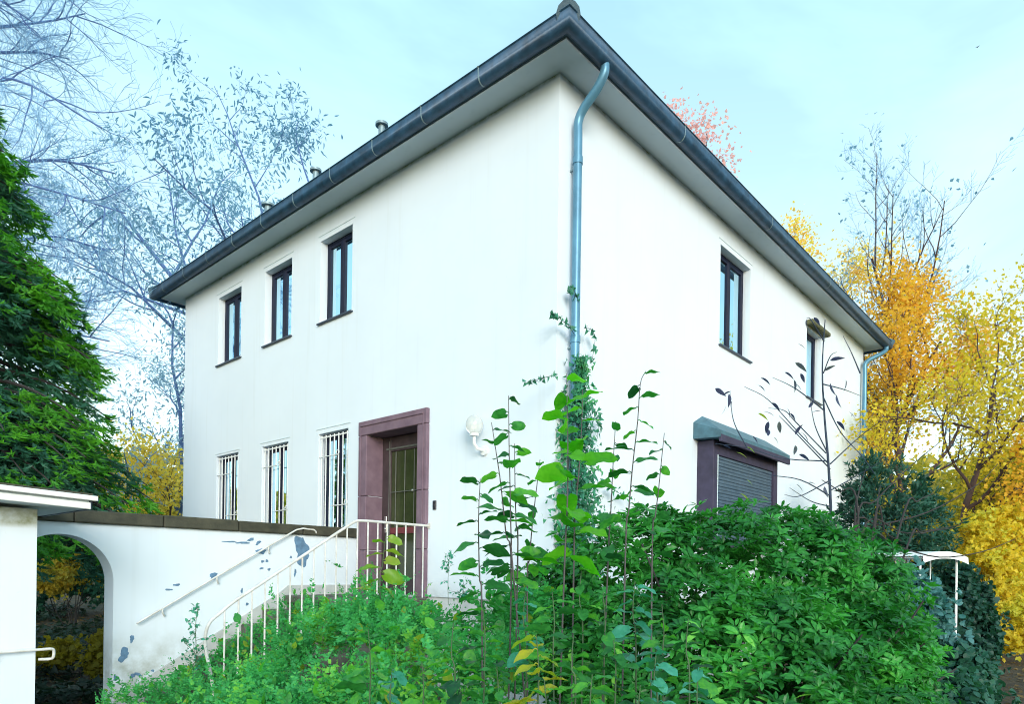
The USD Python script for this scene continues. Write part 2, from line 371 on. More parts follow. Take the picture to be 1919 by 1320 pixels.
leafmat('leaf_olive', [(0.0, (0.24, 0.22, 0.03)), (0.4, (0.46, 0.40, 0.03)), (0.8, (0.74, 0.58, 0.05)), (1.0, (0.52, 0.55, 0.08))], 0.6, 0.5, warm=(1.2, 1.15, 0.5))
leafmat('leaf_pink', [(0.0, (0.62, 0.42, 0.50)), (0.5, (0.80, 0.45, 0.40)), (1.0, (0.80, 0.60, 0.58))], 0.6, 0.45, warm=(1.2, 1.1, 1.0))
leafmat('leaf_blue', [(0.0, (0.12, 0.27, 0.40)), (0.6, (0.24, 0.42, 0.55)), (1.0, (0.50, 0.58, 0.62))], 0.6, 0.35, warm=(1.0, 1.1, 1.1))
leafmat('leaf_bluegreen', [(0.0, (0.05, 0.17, 0.16)), (0.6, (0.12, 0.30, 0.32)), (1.0, (0.24, 0.42, 0.46))], 0.5, 0.3, warm=(0.9, 1.2, 1.0))
leafmat('leaf_indigo', [(0.0, (0.025, 0.035, 0.08)), (0.7, (0.05, 0.06, 0.13)), (1.0, (0.10, 0.12, 0.12))], 0.5, 0.25, warm=(1, 1, 1))
leafmat('leaf_litter', [(0.0, (0.065, 0.046, 0.026)), (0.5, (0.169, 0.111, 0.039)), (0.85, (0.260, 0.195, 0.065)), (1.0, (0.468, 0.364, 0.091))], 0.7, 0.15)
leafmat('leaf_wood', [(0.0, (0.042, 0.077, 0.028)), (0.4, (0.126, 0.168, 0.028)), (0.75, (0.420, 0.336, 0.042)), (1.0, (0.700, 0.462, 0.056))], 0.6, 0.4)
# ------------------------------------------------------------------ ground
GZ = -1.25


def ground_z(x, y):
    x, y = np.asarray(x, float), np.asarray(y, float)
    p = np.stack([x * 0.35, y * 0.35, 0 * x], -1)
    z = GZ + 0.22 * (meshkit.fbm(p, 4, 3) - 0.5)
    far = np.clip((np.hypot(x - CAM[0], y - CAM[1]) - 14) / 40, 0, 1)
    z = z + far ** 1.3 * (0.5 + 1.1 * meshkit.fbm(p * 0.12, 3, 8)) * 1.6
    # level bed under and beside the house and the stairs
    near = np.clip(1 - np.maximum(np.maximum(-0.6 - x, x - 12.6), np.maximum(-0.6 - y, y - 10.4)) / 0.8, 0, 1)
    return z * (1 - near) + (GZ + 0.02) * near


gx = np.unique(np.concatenate([-np.geomspace(20, 600, 22)[::-1], np.linspace(-20, 30, 120), np.geomspace(30, 600, 22)]))
gy = np.unique(np.concatenate([-np.geomspace(15, 600, 22)[::-1], np.linspace(-15, 35, 120), np.geomspace(35, 600, 22)]))
XX, YY = np.meshgrid(gx, gy, indexing='ij')
gv = np.stack([XX, YY, ground_z(XX, YY)], -1).reshape(-1, 3)
ni, nj = XX.shape
gi, gj = np.meshgrid(np.arange(ni - 1), np.arange(nj - 1), indexing='ij')
gq = np.stack([gi * nj + gj, (gi + 1) * nj + gj, (gi + 1) * nj + gj + 1, gi * nj + gj + 1], -1).reshape(-1, 4)
solo('ground', (gv, gq), 'soil', kind='structure', smooth=True)

# ------------------------------------------------------------------ house
HX, HY_, EAVE = 11.95, 9.72, 5.87
house = thing('house', 'large white rendered two-storey house with dark hipped roof and barred windows', 'house')

# openings: (wall, u0, u1, z0, z1); wall L lies in x = 0 with u = y, wall R lies in y = 0 with u = x
LUP = [(7.31, 8.22, 4.20, 5.49), (5.57, 6.45, 4.20, 5.49), (3.87, 4.72, 4.19, 5.48)]
LLOW = [(7.34, 8.22, 0.86, 2.46), (5.61, 6.48, 0.86, 2.45), (3.91, 4.71, 0.86, 2.45)]
RUP = [(4.08, 5.23, 3.92, 5.47), (8.00, 8.86, 3.90, 5.28)]
DOOR = (2.28, 3.39, 0.0, 2.27)
SHUT = (3.55, 5.70, 0.85, 2.20)


def wb(w, u0, u1, n0, n1, z0, z1, c=0.0):
    """A box on a wall: u along the wall, n inwards from its outer face."""
    return box((n0, u0, z0), (n1, u1, z1), c) if w == 'L' else box((u0, n0, z0), (u1, n1, z1), c)


WT = 0.42
shell = box((0, 0, 0.0), (HX, HY_, EAVE)) - box((WT, WT, -0.5), (HX - WT, HY_ - WT, EAVE - 0.1))
for o in LUP + LLOW + [DOOR]:
    e = .012 if o is DOOR else 0
    shell -= wb('L', o[0] - e, o[1] + e, -0.1, WT + 0.1, o[2] - (0.1 if o is DOOR else 0), o[3] + e)
for o in RUP + [SHUT]:
    shell -= wb('R', o[0], o[1], -0.1, WT + 0.1, o[2], o[3])
part(house, 'wall', shell, 'house_plaster')
part(house, 'plinth', box((0.025, 0.025, -1.6), (HX - 0.025, HY_ - 0.025, -0.002)), 'plinth_grey')


def drape_mesh(w, u0, u1, n, z0, z1, amp=0.03, per=0.11):
    k = max(8, int((u1 - u0) / per * 8))
    u = np.linspace(u0, u1, k)
    nn = n + amp * np.sin((u - u0) / per * 2 * np.pi) * (0.6 + 0.4 * np.sin(u * 7))
    zz = np.array([z0, z1])
    pts = np.stack([np.repeat(u[:, None], 2, 1), np.repeat(nn[:, None], 2, 1), np.repeat(zz[None], k, 0)], -1)
    if w == 'L':
        pts = pts[..., [1, 0, 2]]
    v = pts.reshape(-1, 3)
    i = np.arange(k - 1)
    q = np.stack([2 * i, 2 * i + 2, 2 * i + 3, 2 * i + 1], 1)
    return v, q


def window(w, o, recess, drapes, sill=True, mullion=True, transom=None, hood_line=0.09):
    u0, u1, z0, z1 = o
    fw, fd = 0.055, 0.07
    win = f'{house}/_'
    frame = cat(wb(w, u0, u0 + fw, recess, recess + fd, z0, z1, .006), wb(w, u1 - fw, u1, recess, recess + fd, z0, z1, .006),
                wb(w, u0 + fw, u1 - fw, recess + .002, recess + fd - .002, z0, z0 + fw, .006), wb(w, u0 + fw, u1 - fw, recess + .002, recess + fd - .002, z1 - fw, z1, .006))
    wpath = part(house, 'window', frame, 'window_frame')
    um = (u0 + u1) / 2
    leaves_ = [(u0 + fw, um - .012), (um + .012, u1 - fw)] if mullion else [(u0 + fw, u1 - fw)]
    if mullion:
        part(wpath, 'mullion', wb(w, um - .035, um + .035, recess - .012, recess + fd - .01, z0 + fw, z1 - fw, .006), 'window_frame')
    for a, b in leaves_:
        c = 0.045
        s = cat(wb(w, a, a + c, recess - .006, recess + .05, z0 + fw, z1 - fw, .005), wb(w, b - c, b, recess - .006, recess + .05, z0 + fw, z1 - fw, .005),
                wb(w, a + c, b - c, recess - .004, recess + .048, z0 + fw, z0 + fw + c, .005), wb(w, a + c, b - c, recess - .004, recess + .048, z1 - fw - c, z1 - fw, .005))
        part(wpath, 'casement', s, 'window_frame')
        g0_, g1_, h0_, h1_ = a + c, b - c, z0 + fw + c, z1 - fw - c
        q = [(recess + .02, g0_, h0_), (recess + .02, g0_, h1_), (recess + .02, g1_, h1_), (recess + .02, g1_, h0_)]
        if w == 'R':
            q = [(y, x, z) for x, y, z in q][::-1]
        part(wpath, 'pane', (np.array(q), np.array([[3, 2, 1], [3, 1, 0]])), 'pane_glass')
    for a, b, m in drapes:
        part(wpath, 'curtain', drape_mesh(w, u0 + a * (u1 - u0), u0 + b * (u1 - u0), recess + .075, z0 + .02, z1 - .02), m, smooth=True)
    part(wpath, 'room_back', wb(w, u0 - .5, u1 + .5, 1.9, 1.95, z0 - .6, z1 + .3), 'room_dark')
    if sill:
        part(wpath, 'sill', wb(w, u0 - .035, u1 + .035, -.045, recess - .002, z0 - .028, z0 - .004, .006), 'sill_metal')
        part(wpath, 'sill_edge', wb(w, u0 - .01, u1 + .01, -.012, recess - .002, z0 - .003, z0 + .012, .003), 'white_paint')
    if hood_line:
        part(wpath, 'lintel_line', wb(w, u0 - .06, u1 + .06, -.008, .03, z1 + hood_line - .012, z1 + hood_line, .003), 'reveal_line')
    return wpath


def grille(o):
    u0, u1, z0, z1 = o
    u0, u1 = u0 + .02, u1 - .02
    n = 7
    us = np.linspace(u0 + .04, u1 - .04, n)
    zb, zt = z0 + .06, z1 - .07
    g = part(house, 'window_grille', box((0.020, u0, zt), (0.034, u1, zt + .022), .003), 'white_paint')
    part(g, 'bottom_rail', box((0.020, u0, zb - .022), (0.034, u1, zb), .003), 'white_paint')
    for u in us:
        part(g, 'bar', tube([(0.027, u, zb - .04), (0.027, u, (zb + zt) / 2), (0.027, u, zt + .04)], .0095, 8), 'white_paint', smooth=40)
    h = zt - zb
    # short cross bars with a small scroll at the inner end
    for za, ua, ub in ((zb + .80 * h, us[-1], us[2]), (zb + .27 * h, us[3], us[0])):
        part(g, 'cross_bar', tube([(0.012, ua + .05 * np.sign(ua - ub), za), (0.012, (ua + ub) / 2, za), (0.012, ub, za)], .008, 6), 'white_paint', smooth=40)
        t = np.linspace(0, 1.6 * np.pi, 14)
        r = .035
        part(g, 'scroll', tube(np.stack([np.full(14, .012), ub - np.sign(ua - ub) * r * np.sin(t), za + r - r * np.cos(t)], 1), .007, 6), 'white_paint', smooth=40)


window('L', LUP[0], .125, [(0.50, .98, 'drape'), (0.02, .40, 'drape')])
window('L', LUP[1], .125, [(.62, .98, 'drape'), (.50, .62, 'net_curtain'), (.02, .40, 'drape')])
window('L', LUP[2], .125, [(.55, .98, 'net_curtain'), (.02, .45, 'net_curtain')])
window('L', LLOW[0], .11, [(.02, .98, 'drape')], sill=False, hood_line=.05)
window('L', LLOW[1], .11, [(.02, .98, 'drape')], sill=False, hood_line=.07)
window('L', LLOW[2], .11, [(.02, .98, 'net_curtain')], sill=False, hood_line=.08)
for o in LLOW:
    grille(o)
window('R', RUP[0], .125, [(.02, .97, 'drape')])
window('R', RUP[1], .12, [(.02, .97, 'net_curtain')], mullion=False, hood_line=0)
part(house, 'window_hood', box((7.92, -.15, 5.30), (9.0, -.002, 5.39), .02), 'hood_moss', label='small mossy hood slab over the narrow upper window')

# door with its sandstone surround
d0, d1 = DOOR[0], DOOR[1]
e0, e1, dt = 2.09, 3.585, 2.475
sur = part(house, 'door_surround', cat(box((-.055, e0, DOOR[3] + .002), (.30, e1, dt), .008), box((-.07, e0 + .06, dt - .075), (-.05, e1 - .06, dt - .055), .003)), 'sandstone', label='purple grey sandstone door surround')
for a, b in ((e0, d0), (d1, e1)):
    zs = [-.02, .62, 1.40, DOOR[3]]
    for z0, z1 in zip(zs, zs[1:]):
        part(sur, 'jamb_stone', box((-.05, a, z0 + .003), (.30, b, z1 - .003), .008), 'sandstone')
for a, b in ((e0 + .055, e0 + .075), (e1 - .075, e1 - .055)):
    part(sur, 'bead_moulding', box((-.062, a, 0), (-.05, b, dt - .08), .004), 'sandstone')
dx = .24
door = part(house, 'door', cat(box((dx, d0, 0.01), (dx + .06, d0 + .10, 2.26), .006), box((dx, d1 - .19, 0.01), (dx + .06, d1, 2.26), .006),
                              box((dx + .002, d0 + .10, 2.05), (dx + .058, d1 - .19, 2.26), .006), box((dx + .002, d0 + .10, .01), (dx + .058, d1 - .19, .22), .006)), 'door_wood')
part(door, 'pane', box((dx + .025, d0 + .10, .22), (dx + .035, d1 - .19, 2.05)), 'door_glass')
part(door, 'rail', box((dx + .004, d0 + .10, .86), (dx + .056, d1 - .19, .95), .005), 'door_rail_red')
part(door, 'head_rail', box((dx - .012, d0 + .02, 2.075), (dx - .002, d1 - .1, 2.10), .003), 'bar_iron')
for u in np.linspace(d0 + .2, d1 - .30, 4):
    part(door, 'bar', tube([(dx + .01, u, .95), (dx + .01, u, 1.5), (dx + .01, u, 2.04)], .006, 6), 'bar_iron')
part(door, 'cross_bar', tube([(dx + .004, d0 + .11, 1.46), (dx + .004, (d0 + d1) / 2, 1.46), (dx + .004, d1 - .2, 1.46)], .006, 6), 'bar_iron')
part(door, 'cross_boss', trimesh.creation.icosphere(1, .02).apply_translation((dx, d0 + .42, 1.46)), 'handle_steel', smooth=True)
hy = d1 - .10
part(door, 'handle', cat(box((dx - .012, hy - .022, .88), (dx, hy + .022, 1.12), .004), tube([(dx - .005, hy, 1.03), (dx - .05, hy, 1.03), (dx - .055, hy - .02, 1.03), (dx - .055, hy - .12, 1.025)], .010, 8),
                         trimesh.creation.icosphere(1, .018).apply_translation((dx - .012, hy, .94))), 'handle_steel', smooth=40)
part(door, 'stile_strip', box((dx - .010, d1 - .175, .05), (dx - .002, d1 - .165, 2.2), .002), 'bar_iron')
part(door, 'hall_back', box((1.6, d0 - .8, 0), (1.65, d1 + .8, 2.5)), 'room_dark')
part(house, 'doorbell', cat(box((-.018, 1.93, 1.13), (-.001, 1.99, 1.25), .004), box((-.024, 1.95, 1.17), (-.018, 1.97, 1.20), .002)), 'black_plastic')

# wall lamp
gl = on(889, 800, 0, -.16)
lamp = part(house, 'wall_lamp', cat(tube([gl + (0, 0, -.10), gl + (0, 0, -.20), gl + (.04, -.015, -.26), gl + (.15, -.03, -.27)], .019, 8),
                                    trimesh.creation.cylinder(.06, .03, 16).apply_transform(trimesh.transformations.rotation_matrix(np.pi / 2, [0, 1, 0])).apply_translation((-.016, gl[1] - .03, gl[2] - .27)),
                                    trimesh.creation.cylinder(.055, .035, 16).apply_translation(gl + (0, 0, -.095))), 'white_paint', smooth=40)
gs = trimesh.creation.icosphere(3, .105)
gs.apply_scale((1, 1, 1.15))
part(lamp, 'globe', gs.apply_translation(gl + (0, 0, .02)), 'globe_glass', smooth=True)

# shuttered window with its projecting surround and green canopy on the right wall
s0, s1, sp = 3.39, 5.86, -.26
shut = part(house, 'shuttered_window', cat(wb('R', s0, s0 + .13, sp, 0.1, .75, 2.30, .006), wb('R', s1 - .16, s1, sp, 0.1, .75, 2.30, .006), wb('R', s0 + .13, s1 - .16, sp + .004, 0.1, 2.10, 2.30, .006),
                                           wb('R', s0 + .13, s1 - .16, sp + .004, 0.1, .75, .85, .006)), 'surround_dark', label='dark projecting surround with closed roller shutter')
for k in range(25):
    z = .85 + k * .05
    part(shut, 'slat', wb('R', s0 + .15, s1 - .18, sp + .030 + .004 * (k % 2), sp + .045, z + .002, z + .048, .006), 'shutter_slat')
part(shut, 'guide_rail', wb('R', s0 + .131, s0 + .149, sp - .004, sp + .05, .86, 2.10, .003), 'reveal_line')
part(shut, 'guide_rail', wb('R', s1 - .179, s1 - .161, sp - .004, sp + .05, .86, 2.10, .003), 'surround_dark')
c0, c1, cf = 3.25, 5.98, -.42
can = m3.Manifold.hull_points(np.array([(c0, -.002, 2.32), (c1, -.002, 2.32), (c0, -.002, 2.56), (c1, -.002, 2.56), (c0, cf, 2.30), (c1, cf, 2.30), (c0, cf, 2.40), (c1, cf, 2.40),
                                        (c0 + .28, -.002, 2.70), (c1 - .05, -.002, 2.70)]))
cp = part(shut, 'canopy', can, 'copper_green', label='verdigris green sheet canopy over the shutter')
part(shut, 'canopy_edge', box((c0 + .02, cf - .012, 2.24), (c1 - .01, cf + .03, 2.345), .006), 'surround_dark')

# eaves: soffit, edge board, dark fascia, gutter
SO = .35


def ring(a, b, z0, z1):
    """A level band round the house between the outlines set off by a and b from the walls."""
    return box((-b, -b, z0), (HX + b, HY_ + b, z1)) - box((-a, -a, z0 - 1), (HX + a, HY_ + a, z1 + 1))


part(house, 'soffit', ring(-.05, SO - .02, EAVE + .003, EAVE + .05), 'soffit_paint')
part(house, 'eave_board', ring(SO - .018, SO, EAVE - .012, EAVE + .012), 'eave_board')
part(house, 'fascia', ring(SO - .012, SO - .002, EAVE + .013, EAVE + .15), 'fascia_dark')
GC, GR, GTOP = .452, .068, 6.0
prof = [(GC + GR * math.cos(t), GTOP - .09 + (GR + .015) * math.sin(t)) for t in np.linspace(math.pi, 2 * math.pi, 13)]
prof = [(GC - GR, GTOP)] + prof + [(GC + GR, GTOP - .01), (GC + GR + .014, GTOP), (GC + GR + .006, GTOP + .012), (GC + GR - .006, GTOP)] + [(GC + (GR - .006) * math.cos(t), GTOP - .09 + (GR + .009) * math.sin(t)) for t in np.linspace(2 * math.pi, math.pi, 13)] + [(GC - GR + .006, GTOP)]


def gutter():
    v, f, n = [], [], len(prof)
    for cx, cy in ((0, 0), (1, 0), (1, 1), (0, 1)):
        for o, z in prof:
            v.append((HX + o if cx else -o, HY_ + o if cy else -o, z))
    for k in range(4):
        a, b = k * n, (k + 1) % 4 * n
        for i in range(n):
            j = (i + 1) % n
            f += [(a + i, b + i, b + j), (a + i, b + j, a + j)]
    return np.array(v), np.array(f)


gut = part(house, 'gutter', gutter(), 'gutter_zinc', smooth=40)


def strap(p, axis):
    """A joint strap hugging the gutter's outside."""
    ts = np.linspace(math.pi * 1.25, 2 * math.pi, 9)
    o = np.array([GC + (GR + .004) * math.cos(t) for t in ts] + [GC + GR + .004, GC + GR + .018])
    z = np.array([GTOP - .09 + (GR + .019) * math.sin(t) for t in ts] + [GTOP - .01, GTOP + .004])
    v = []
    for d in (-.009, .009):
        for a, b in zip(o, z):
            v.append((p + d, -a, b) if axis == 0 else (-a, p + d, b))
    n = len(o)
    i = np.arange(n - 1)
    return np.array(v), np.stack([i, i + 1, n + i + 1, n + i], 1)


for y in np.arange(.75, 9.8, .98):
    part(gut, 'strap', strap(y, 1), 'strap_zinc')
for x in np.arange(1.9, 11.9, 2.9):
    part(gut, 'strap', strap(x, 0), 'strap_zinc')

# hipped roof with hip tiles, a first course of tiles along the eaves and vent pipes
TP = math.tan(math.radians(33))
ro = .47
rz = GTOP - .09
hh = (HY_ + 2 * ro) / 2 * TP
ridge0, ridge1 = -ro + (HY_ + 2 * ro) / 2, HX + ro - (HY_ + 2 * ro) / 2
roof_m = m3.Manifold.hull_points(np.array([(-ro, -ro, rz), (HX + ro, -ro, rz), (HX + ro, HY_ + ro, rz), (-ro, HY_ + ro, rz), (-ro, -ro, rz - .03), (HX + ro, -ro, rz - .03), (HX + ro, HY_ + ro, rz - .03), (-ro, HY_ + ro, rz - .03),
                                           (ridge0, HY_ / 2, rz + hh), (ridge1, HY_ / 2, rz + hh)]))
roof = part(house, 'roof', roof_m, 'roof_tile')
rng = np.random.default_rng(5)


def hip_line(p0, p1, n):
    p0, p1 = np.array(p0, float), np.array(p1, float)
    t = unit(p1 - p0)
    side = unit(np.cross(t, [0, 0, 1]))
    up = np.cross(side, t)
    L = np.linalg.norm(p1 - p0)
    for k in range(n):
        a = p0 + t * (L * k / n - .03)
        b = p0 + t * (L * (k + 1) / n + .02)
        ang = np.linspace(-.15 * math.pi, 1.15 * math.pi, 9)
        v = []
        for q, r in ((a, .125), (b, .10)):
            for g in ang:
                v.append(q + side * r * math.cos(g) + up * (r * math.sin(g) + .0))
        for q, r in ((a, .0), (b, .0)):
            for g in ang:
                v.append(q + side * r * math.cos(g) + up * (r * math.sin(g) + .0))
        f = []
        for i in range(8):
            f += [(i, i + 1, 10 + i), (i, 10 + i, 9 + i)]
            f += [(18 + i, 28 + i, 19 + i), (18 + i, 27 + i, 28 + i), (i, 19 + i, i + 1), (i, 18 + i, 19 + i)]
        part(roof, 'hip_tile', (np.array(v), np.array(f)), 'roof_tile', smooth=40)


hip_line((-ro + .03, -ro + .03, rz + .085), (ridge0, HY_ / 2, rz + hh + .05), 20)
hip_line((HX + ro, -ro, rz + .05), (ridge1, HY_ / 2, rz + hh + .05), 20)
hip_line((-ro, HY_ + ro, rz + .05), (ridge0, HY_ / 2, rz + hh + .05), 20)


def eave_tile(p, axis):
    u = np.linspace(0, .29, 7)
    h = .028 * np.sin(u / .29 * 2 * np.pi) + .05 + rng.uniform(-.006, .006)
    v = []
    for run, lift in ((.03, 0.0), (.40, .37 * TP + .03)):
        for a, b in zip(u, h):
            v.append((p + a, -ro + run, rz + b + lift) if axis == 0 else (-ro + run, p + a, rz + b + lift))
    n = 7
    top = len(v)
    v += [(x, y, z - .022) for x, y, z in v]
    f = []
    for i in range(n - 1):
        f += [(i, i + 1, n + i + 1), (i, n + i + 1, n + i), (top + i, top + n + i + 1, top + i + 1), (top + i, top + n + i, top + n + i + 1), (i, top + i + 1, i + 1), (i, top + i, top + i + 1)]
    return np.array(v), np.array(f)


for y in np.arange(-.1, HY_ + .1, .295):
    part(roof, 'tile', eave_tile(y, 1), 'roof_tile', smooth=30)
for x in np.arange(-.1, HX + .1, .295):
    part(roof, 'tile', eave_tile(x, 0), 'roof_moss' if x > 7.5 else 'roof_tile', smooth=30)
for (vx, vy, top, r) in ((.30, 3.60, 6.98, .05), (.30, 5.38, 6.98, .05), (.30, 6.95, 6.95, .06)):
    v = part(roof, 'vent_pipe', cat(tube([(vx, vy, 6.2), (vx, vy, 6.6), (vx, vy, top)], r, 14)), 'strap_zinc', smooth=40)
    part(roof, 'vent_cap', cat(trimesh.creation.cylinder(r * 1.9, .035, 18).apply_translation((vx, vy, top + .005)), trimesh.creation.cone(r * 1.8, .05, sections=18).apply_translation((vx, vy, top + .022))), 'strap_zinc', smooth=40)


def downpipe(x, zb, out_x, collars, r=.05):
    pts = smooth_path([(out_x, -GC, GTOP - .14), (out_x, -GC + .01, GTOP - .24), (out_x + (x - out_x) * .35, -GC + .10, GTOP - .36), (out_x + (x - out_x) * .8, -.17, GTOP - .50), (x, -.10, GTOP - .62), (x, -.10, GTOP - .80), (x, -.10, GTOP - 1.2)], 40)
    pts = np.vstack([pts, [(x, -.10, z) for z in np.linspace(GTOP - 1.4, zb, 6)]])
    d = part(house, 'downpipe', tube(pts, r, 16), 'downpipe_zinc', smooth=50)
    for z in collars:
        part(d, 'collar', tube([(x, -.10, z - .04), (x, -.10, z), (x, -.10, z + .04)], r + .008, 16), 'downpipe_zinc', smooth=40)
        part(d, 'clamp', box((x - .015, -.06, z - .09), (x + .015, 0.0, z - .07), .003), 'strap_zinc')
    return d


downpipe(.215, -1.2, .21, (4.95, 2.95, 1.2))
downpipe(11.72, -1.2, 12.15, (4.2, 1.5))

# ------------------------------------------------------------------ garden wall with arch, coping, skirting and handrail
GY, GT = 3.62, .29
garden = thing('garden_wall', 'white rendered garden wall with round arched opening and peeling paint beside the stairs', 'wall', loc=(0, GY, GZ))
gw = box((-7.2, GY, -1.6), (-.004, GY + GT, .80))
ac, ar, asp = -3.745, .505, .17
arch = m3.CrossSection([[(ac - ar, -1.7), (ac + ar, -1.7)] + [(ac + ar * math.cos(t), asp + ar * math.sin(t)) for t in np.linspace(0, math.pi, 33)]]).extrude(1.0).rotate([90, 0, 0]).translate([0, GY + .6, 0])
part(garden, 'wall', gw - arch, 'garden_plaster')
cop = np.linspace(-7.25, -.03, 9)
for a, b in zip(cop, cop[1:]):
    h = rng.uniform(-.008, .008)
    part(garden, 'coping_stone', box((a + .006, GY - .06, .803), (b - .006, GY + GT + .05, .935 + h), .012), 'coping_stone')
# skirting that climbs with the steps
sk = [(-3.22, -1.55), (-3.22, -1.12), (-1.25, .02), (-1.12, .12), (-.03, .12), (-.03, -1.55)]
part(garden, 'skirting', m3.CrossSection([sk[::1]], m3.FillRule.NonZero).extrude(.02).rotate([90, 0, 0]).translate([0, GY - .0015, 0]), 'skirting_stone')
# peeled spots in the paint
spots = [(566, 1034, 26, 48, .25), (489, 1034, 17, 9, -.1), (331, 1097, 9, 5, 0), (316, 1106, 10, 4, 0), (400, 1080, 14, 10, .5), (232, 1228, 14, 24, -.55), (247, 1198, 6, 14, 0), (258, 1265, 14, 5, -.3), (248, 1268, 8, 8, -.5), (455, 1018, 22, 4, .1), (470, 1012, 12, 5, .2),
         (484, 1018, 9, 6, .6), (430, 1016, 20, 3, 0), (492, 1053, 5, 5, 0), (500, 1052, 5, 5, 0), (490, 1066, 8, 3, .3), (504, 1068, 4, 6, 0), (545, 1045, 4, 4, 0), (553, 1074, 4, 12, 0), (453, 1108, 4, 8, .1), (463, 1133, 5, 5, 0), (286, 1258, 5, 4, 0), (217, 1272, 8, 9, .2)]
for i, (px, py, w_, h_, rot) in enumerate(spots):
    c = on(px, py, 1, GY)
    sc = (CF @ (c - CAM)) / FPX / .82
    rr = np.random.default_rng(100 + i)
    t = np.linspace(0, 2 * np.pi, 34, endpoint=False)
    rad = 1 + .35 * np.sin(2 * t + rr.uniform(0, 6)) * rr.uniform(.3, .8) + .16 * np.sin(3 * t + rr.uniform(0, 6)) + .09 * np.sin(7 * t + rr.uniform(0, 6)) + rr.uniform(-.05, .05, len(t))
    x, z = w_ / 2 * sc * rad * np.cos(t), h_ / 2 * sc * .82 * rad * np.sin(t)
    x, z = x * math.cos(rot) - z * math.sin(rot), x * math.sin(rot) + z * math.cos(rot)
    pm = trimesh.creation.extrude_polygon(Polygon(np.stack([c[0] + x, c[2] + z], 1)).buffer(0), .003, engine='earcut')
    v = np.array(pm.vertices)
    part(garden, 'peeled_spot', (np.stack([v[:, 0], GY - .003 + v[:, 2], v[:, 1]], 1), np.array(pm.faces)[:, ::-1]), 'bare_render')
# wall handrail
ra, rb = np.array([-3.02, GY - .07, -.30]), np.array([-1.05, GY - .07, .86])
hr = part(garden, 'handrail', tube(np.vstack([[ra], np.linspace(ra, rb, 6)[1:], [(-.95, GY - .07, .885), (-.78, GY - .07, .875), (-.74, GY - .06, .85), (-.74, GY - .045, .82)]]), .011, 10), 'rail_paint', smooth=40)
for t in (.14, .46, .80):
    p = ra + (rb - ra) * t
    part(hr, 'bracket', tube(smooth_path([p, p + (0, 0, -.05), p + (.03, .03, -.085), p + (.04, .068, -.085)], 9), .010, 6), 'rail_paint', smooth=40)

# ------------------------------------------------------------------ steps and landing
RY = 2.07
stairs = thing('staircase', 'overgrown stone steps climbing along the white wall to the front door', 'stairs', loc=(-1.2, RY, GZ))
part(stairs, 'landing_slab', box((-1.20, RY - .05, -.115), (-.056, GY - .022, -.012), .015), 'step_stone')
part(stairs, 'landing_base', box((-1.15, RY, -1.6), (-.002, GY - .022, -.116)), 'step_stone')
for k in range(6):
    x1, z1 = -1.2 - k * .283, -.012 - (k + 1) * .178
    part(stairs, 'step', box((x1 - .30, RY - .03, z1 - .16), (x1 - .003, GY - .023, z1), .014), 'step_stone')
    part(stairs, 'riser', box((x1 - .27, RY, -1.6), (x1 - .004, GY - .023, z1 - .161)), 'step_stone')

rl = thing('stair_railing', 'white painted steel railing with thin balusters curving down beside the front steps', 'railing', loc=(-1.14, RY, GZ))
sl = .628
top = [(-.01, RY, .925), (-.5, RY, .925), (-1.05, RY, .925), (-1.16, RY, .905), (-1.30, RY, .825)] + [(x, RY, .925 - (-1.14 - x) * sl) for x in (-1.6, -2.0, -2.4, -2.62)] + [(-2.76, RY, -.115), (-2.86, RY, -.20), (-2.905, RY, -.32), (-2.90, RY, -.48), (-2.86, RY, -.66), (-2.82, RY, -.90), (-2.80, RY, -1.2)]
part(rl, 'handrail', tube(smooth_path(top, 90), .0165, 10), 'rail_paint', smooth=40)
part(rl, 'wall_plate', box((-.012, RY - .03, .89), (-.0005, RY + .03, .96), .003), 'rail_paint')
bs = list(-.10 - .145 * np.arange(7)) + list(-1.12 - .145 * np.arange(12))
for x in bs:
    zt = .915 if x > -1.14 else .915 - (-1.14 - x) * sl
    zb = -.02 if x > -1.16 else -.02 - (-1.16 - x) * sl - .25
    part(rl, 'baluster', tube([(x, RY, zb), (x, RY, (zt + zb) / 2), (x, RY, zt)], .0095, 8), 'rail_paint', smooth=40)

# ------------------------------------------------------------------ small white outbuilding at the left edge
BY, BX = 2.40, -4.245
shed = thing('outbuilding', 'small white rendered outbuilding with flat roof at the left edge of the view', 'outbuilding', loc=(BX, BY, GZ))
part(shed, 'wall', box((-7.1, BY, -1.6), (BX, GY - .01, .835)), 'shed_plaster')
ty = .022


def sheared(lo, hi, c=.004):
    v, f, *_ = meshkit.arrays(box(lo, hi, c))
    v = v.copy()
    v[:, 2] -= (v[:, 0] + 3.92) * .045
    return v, f


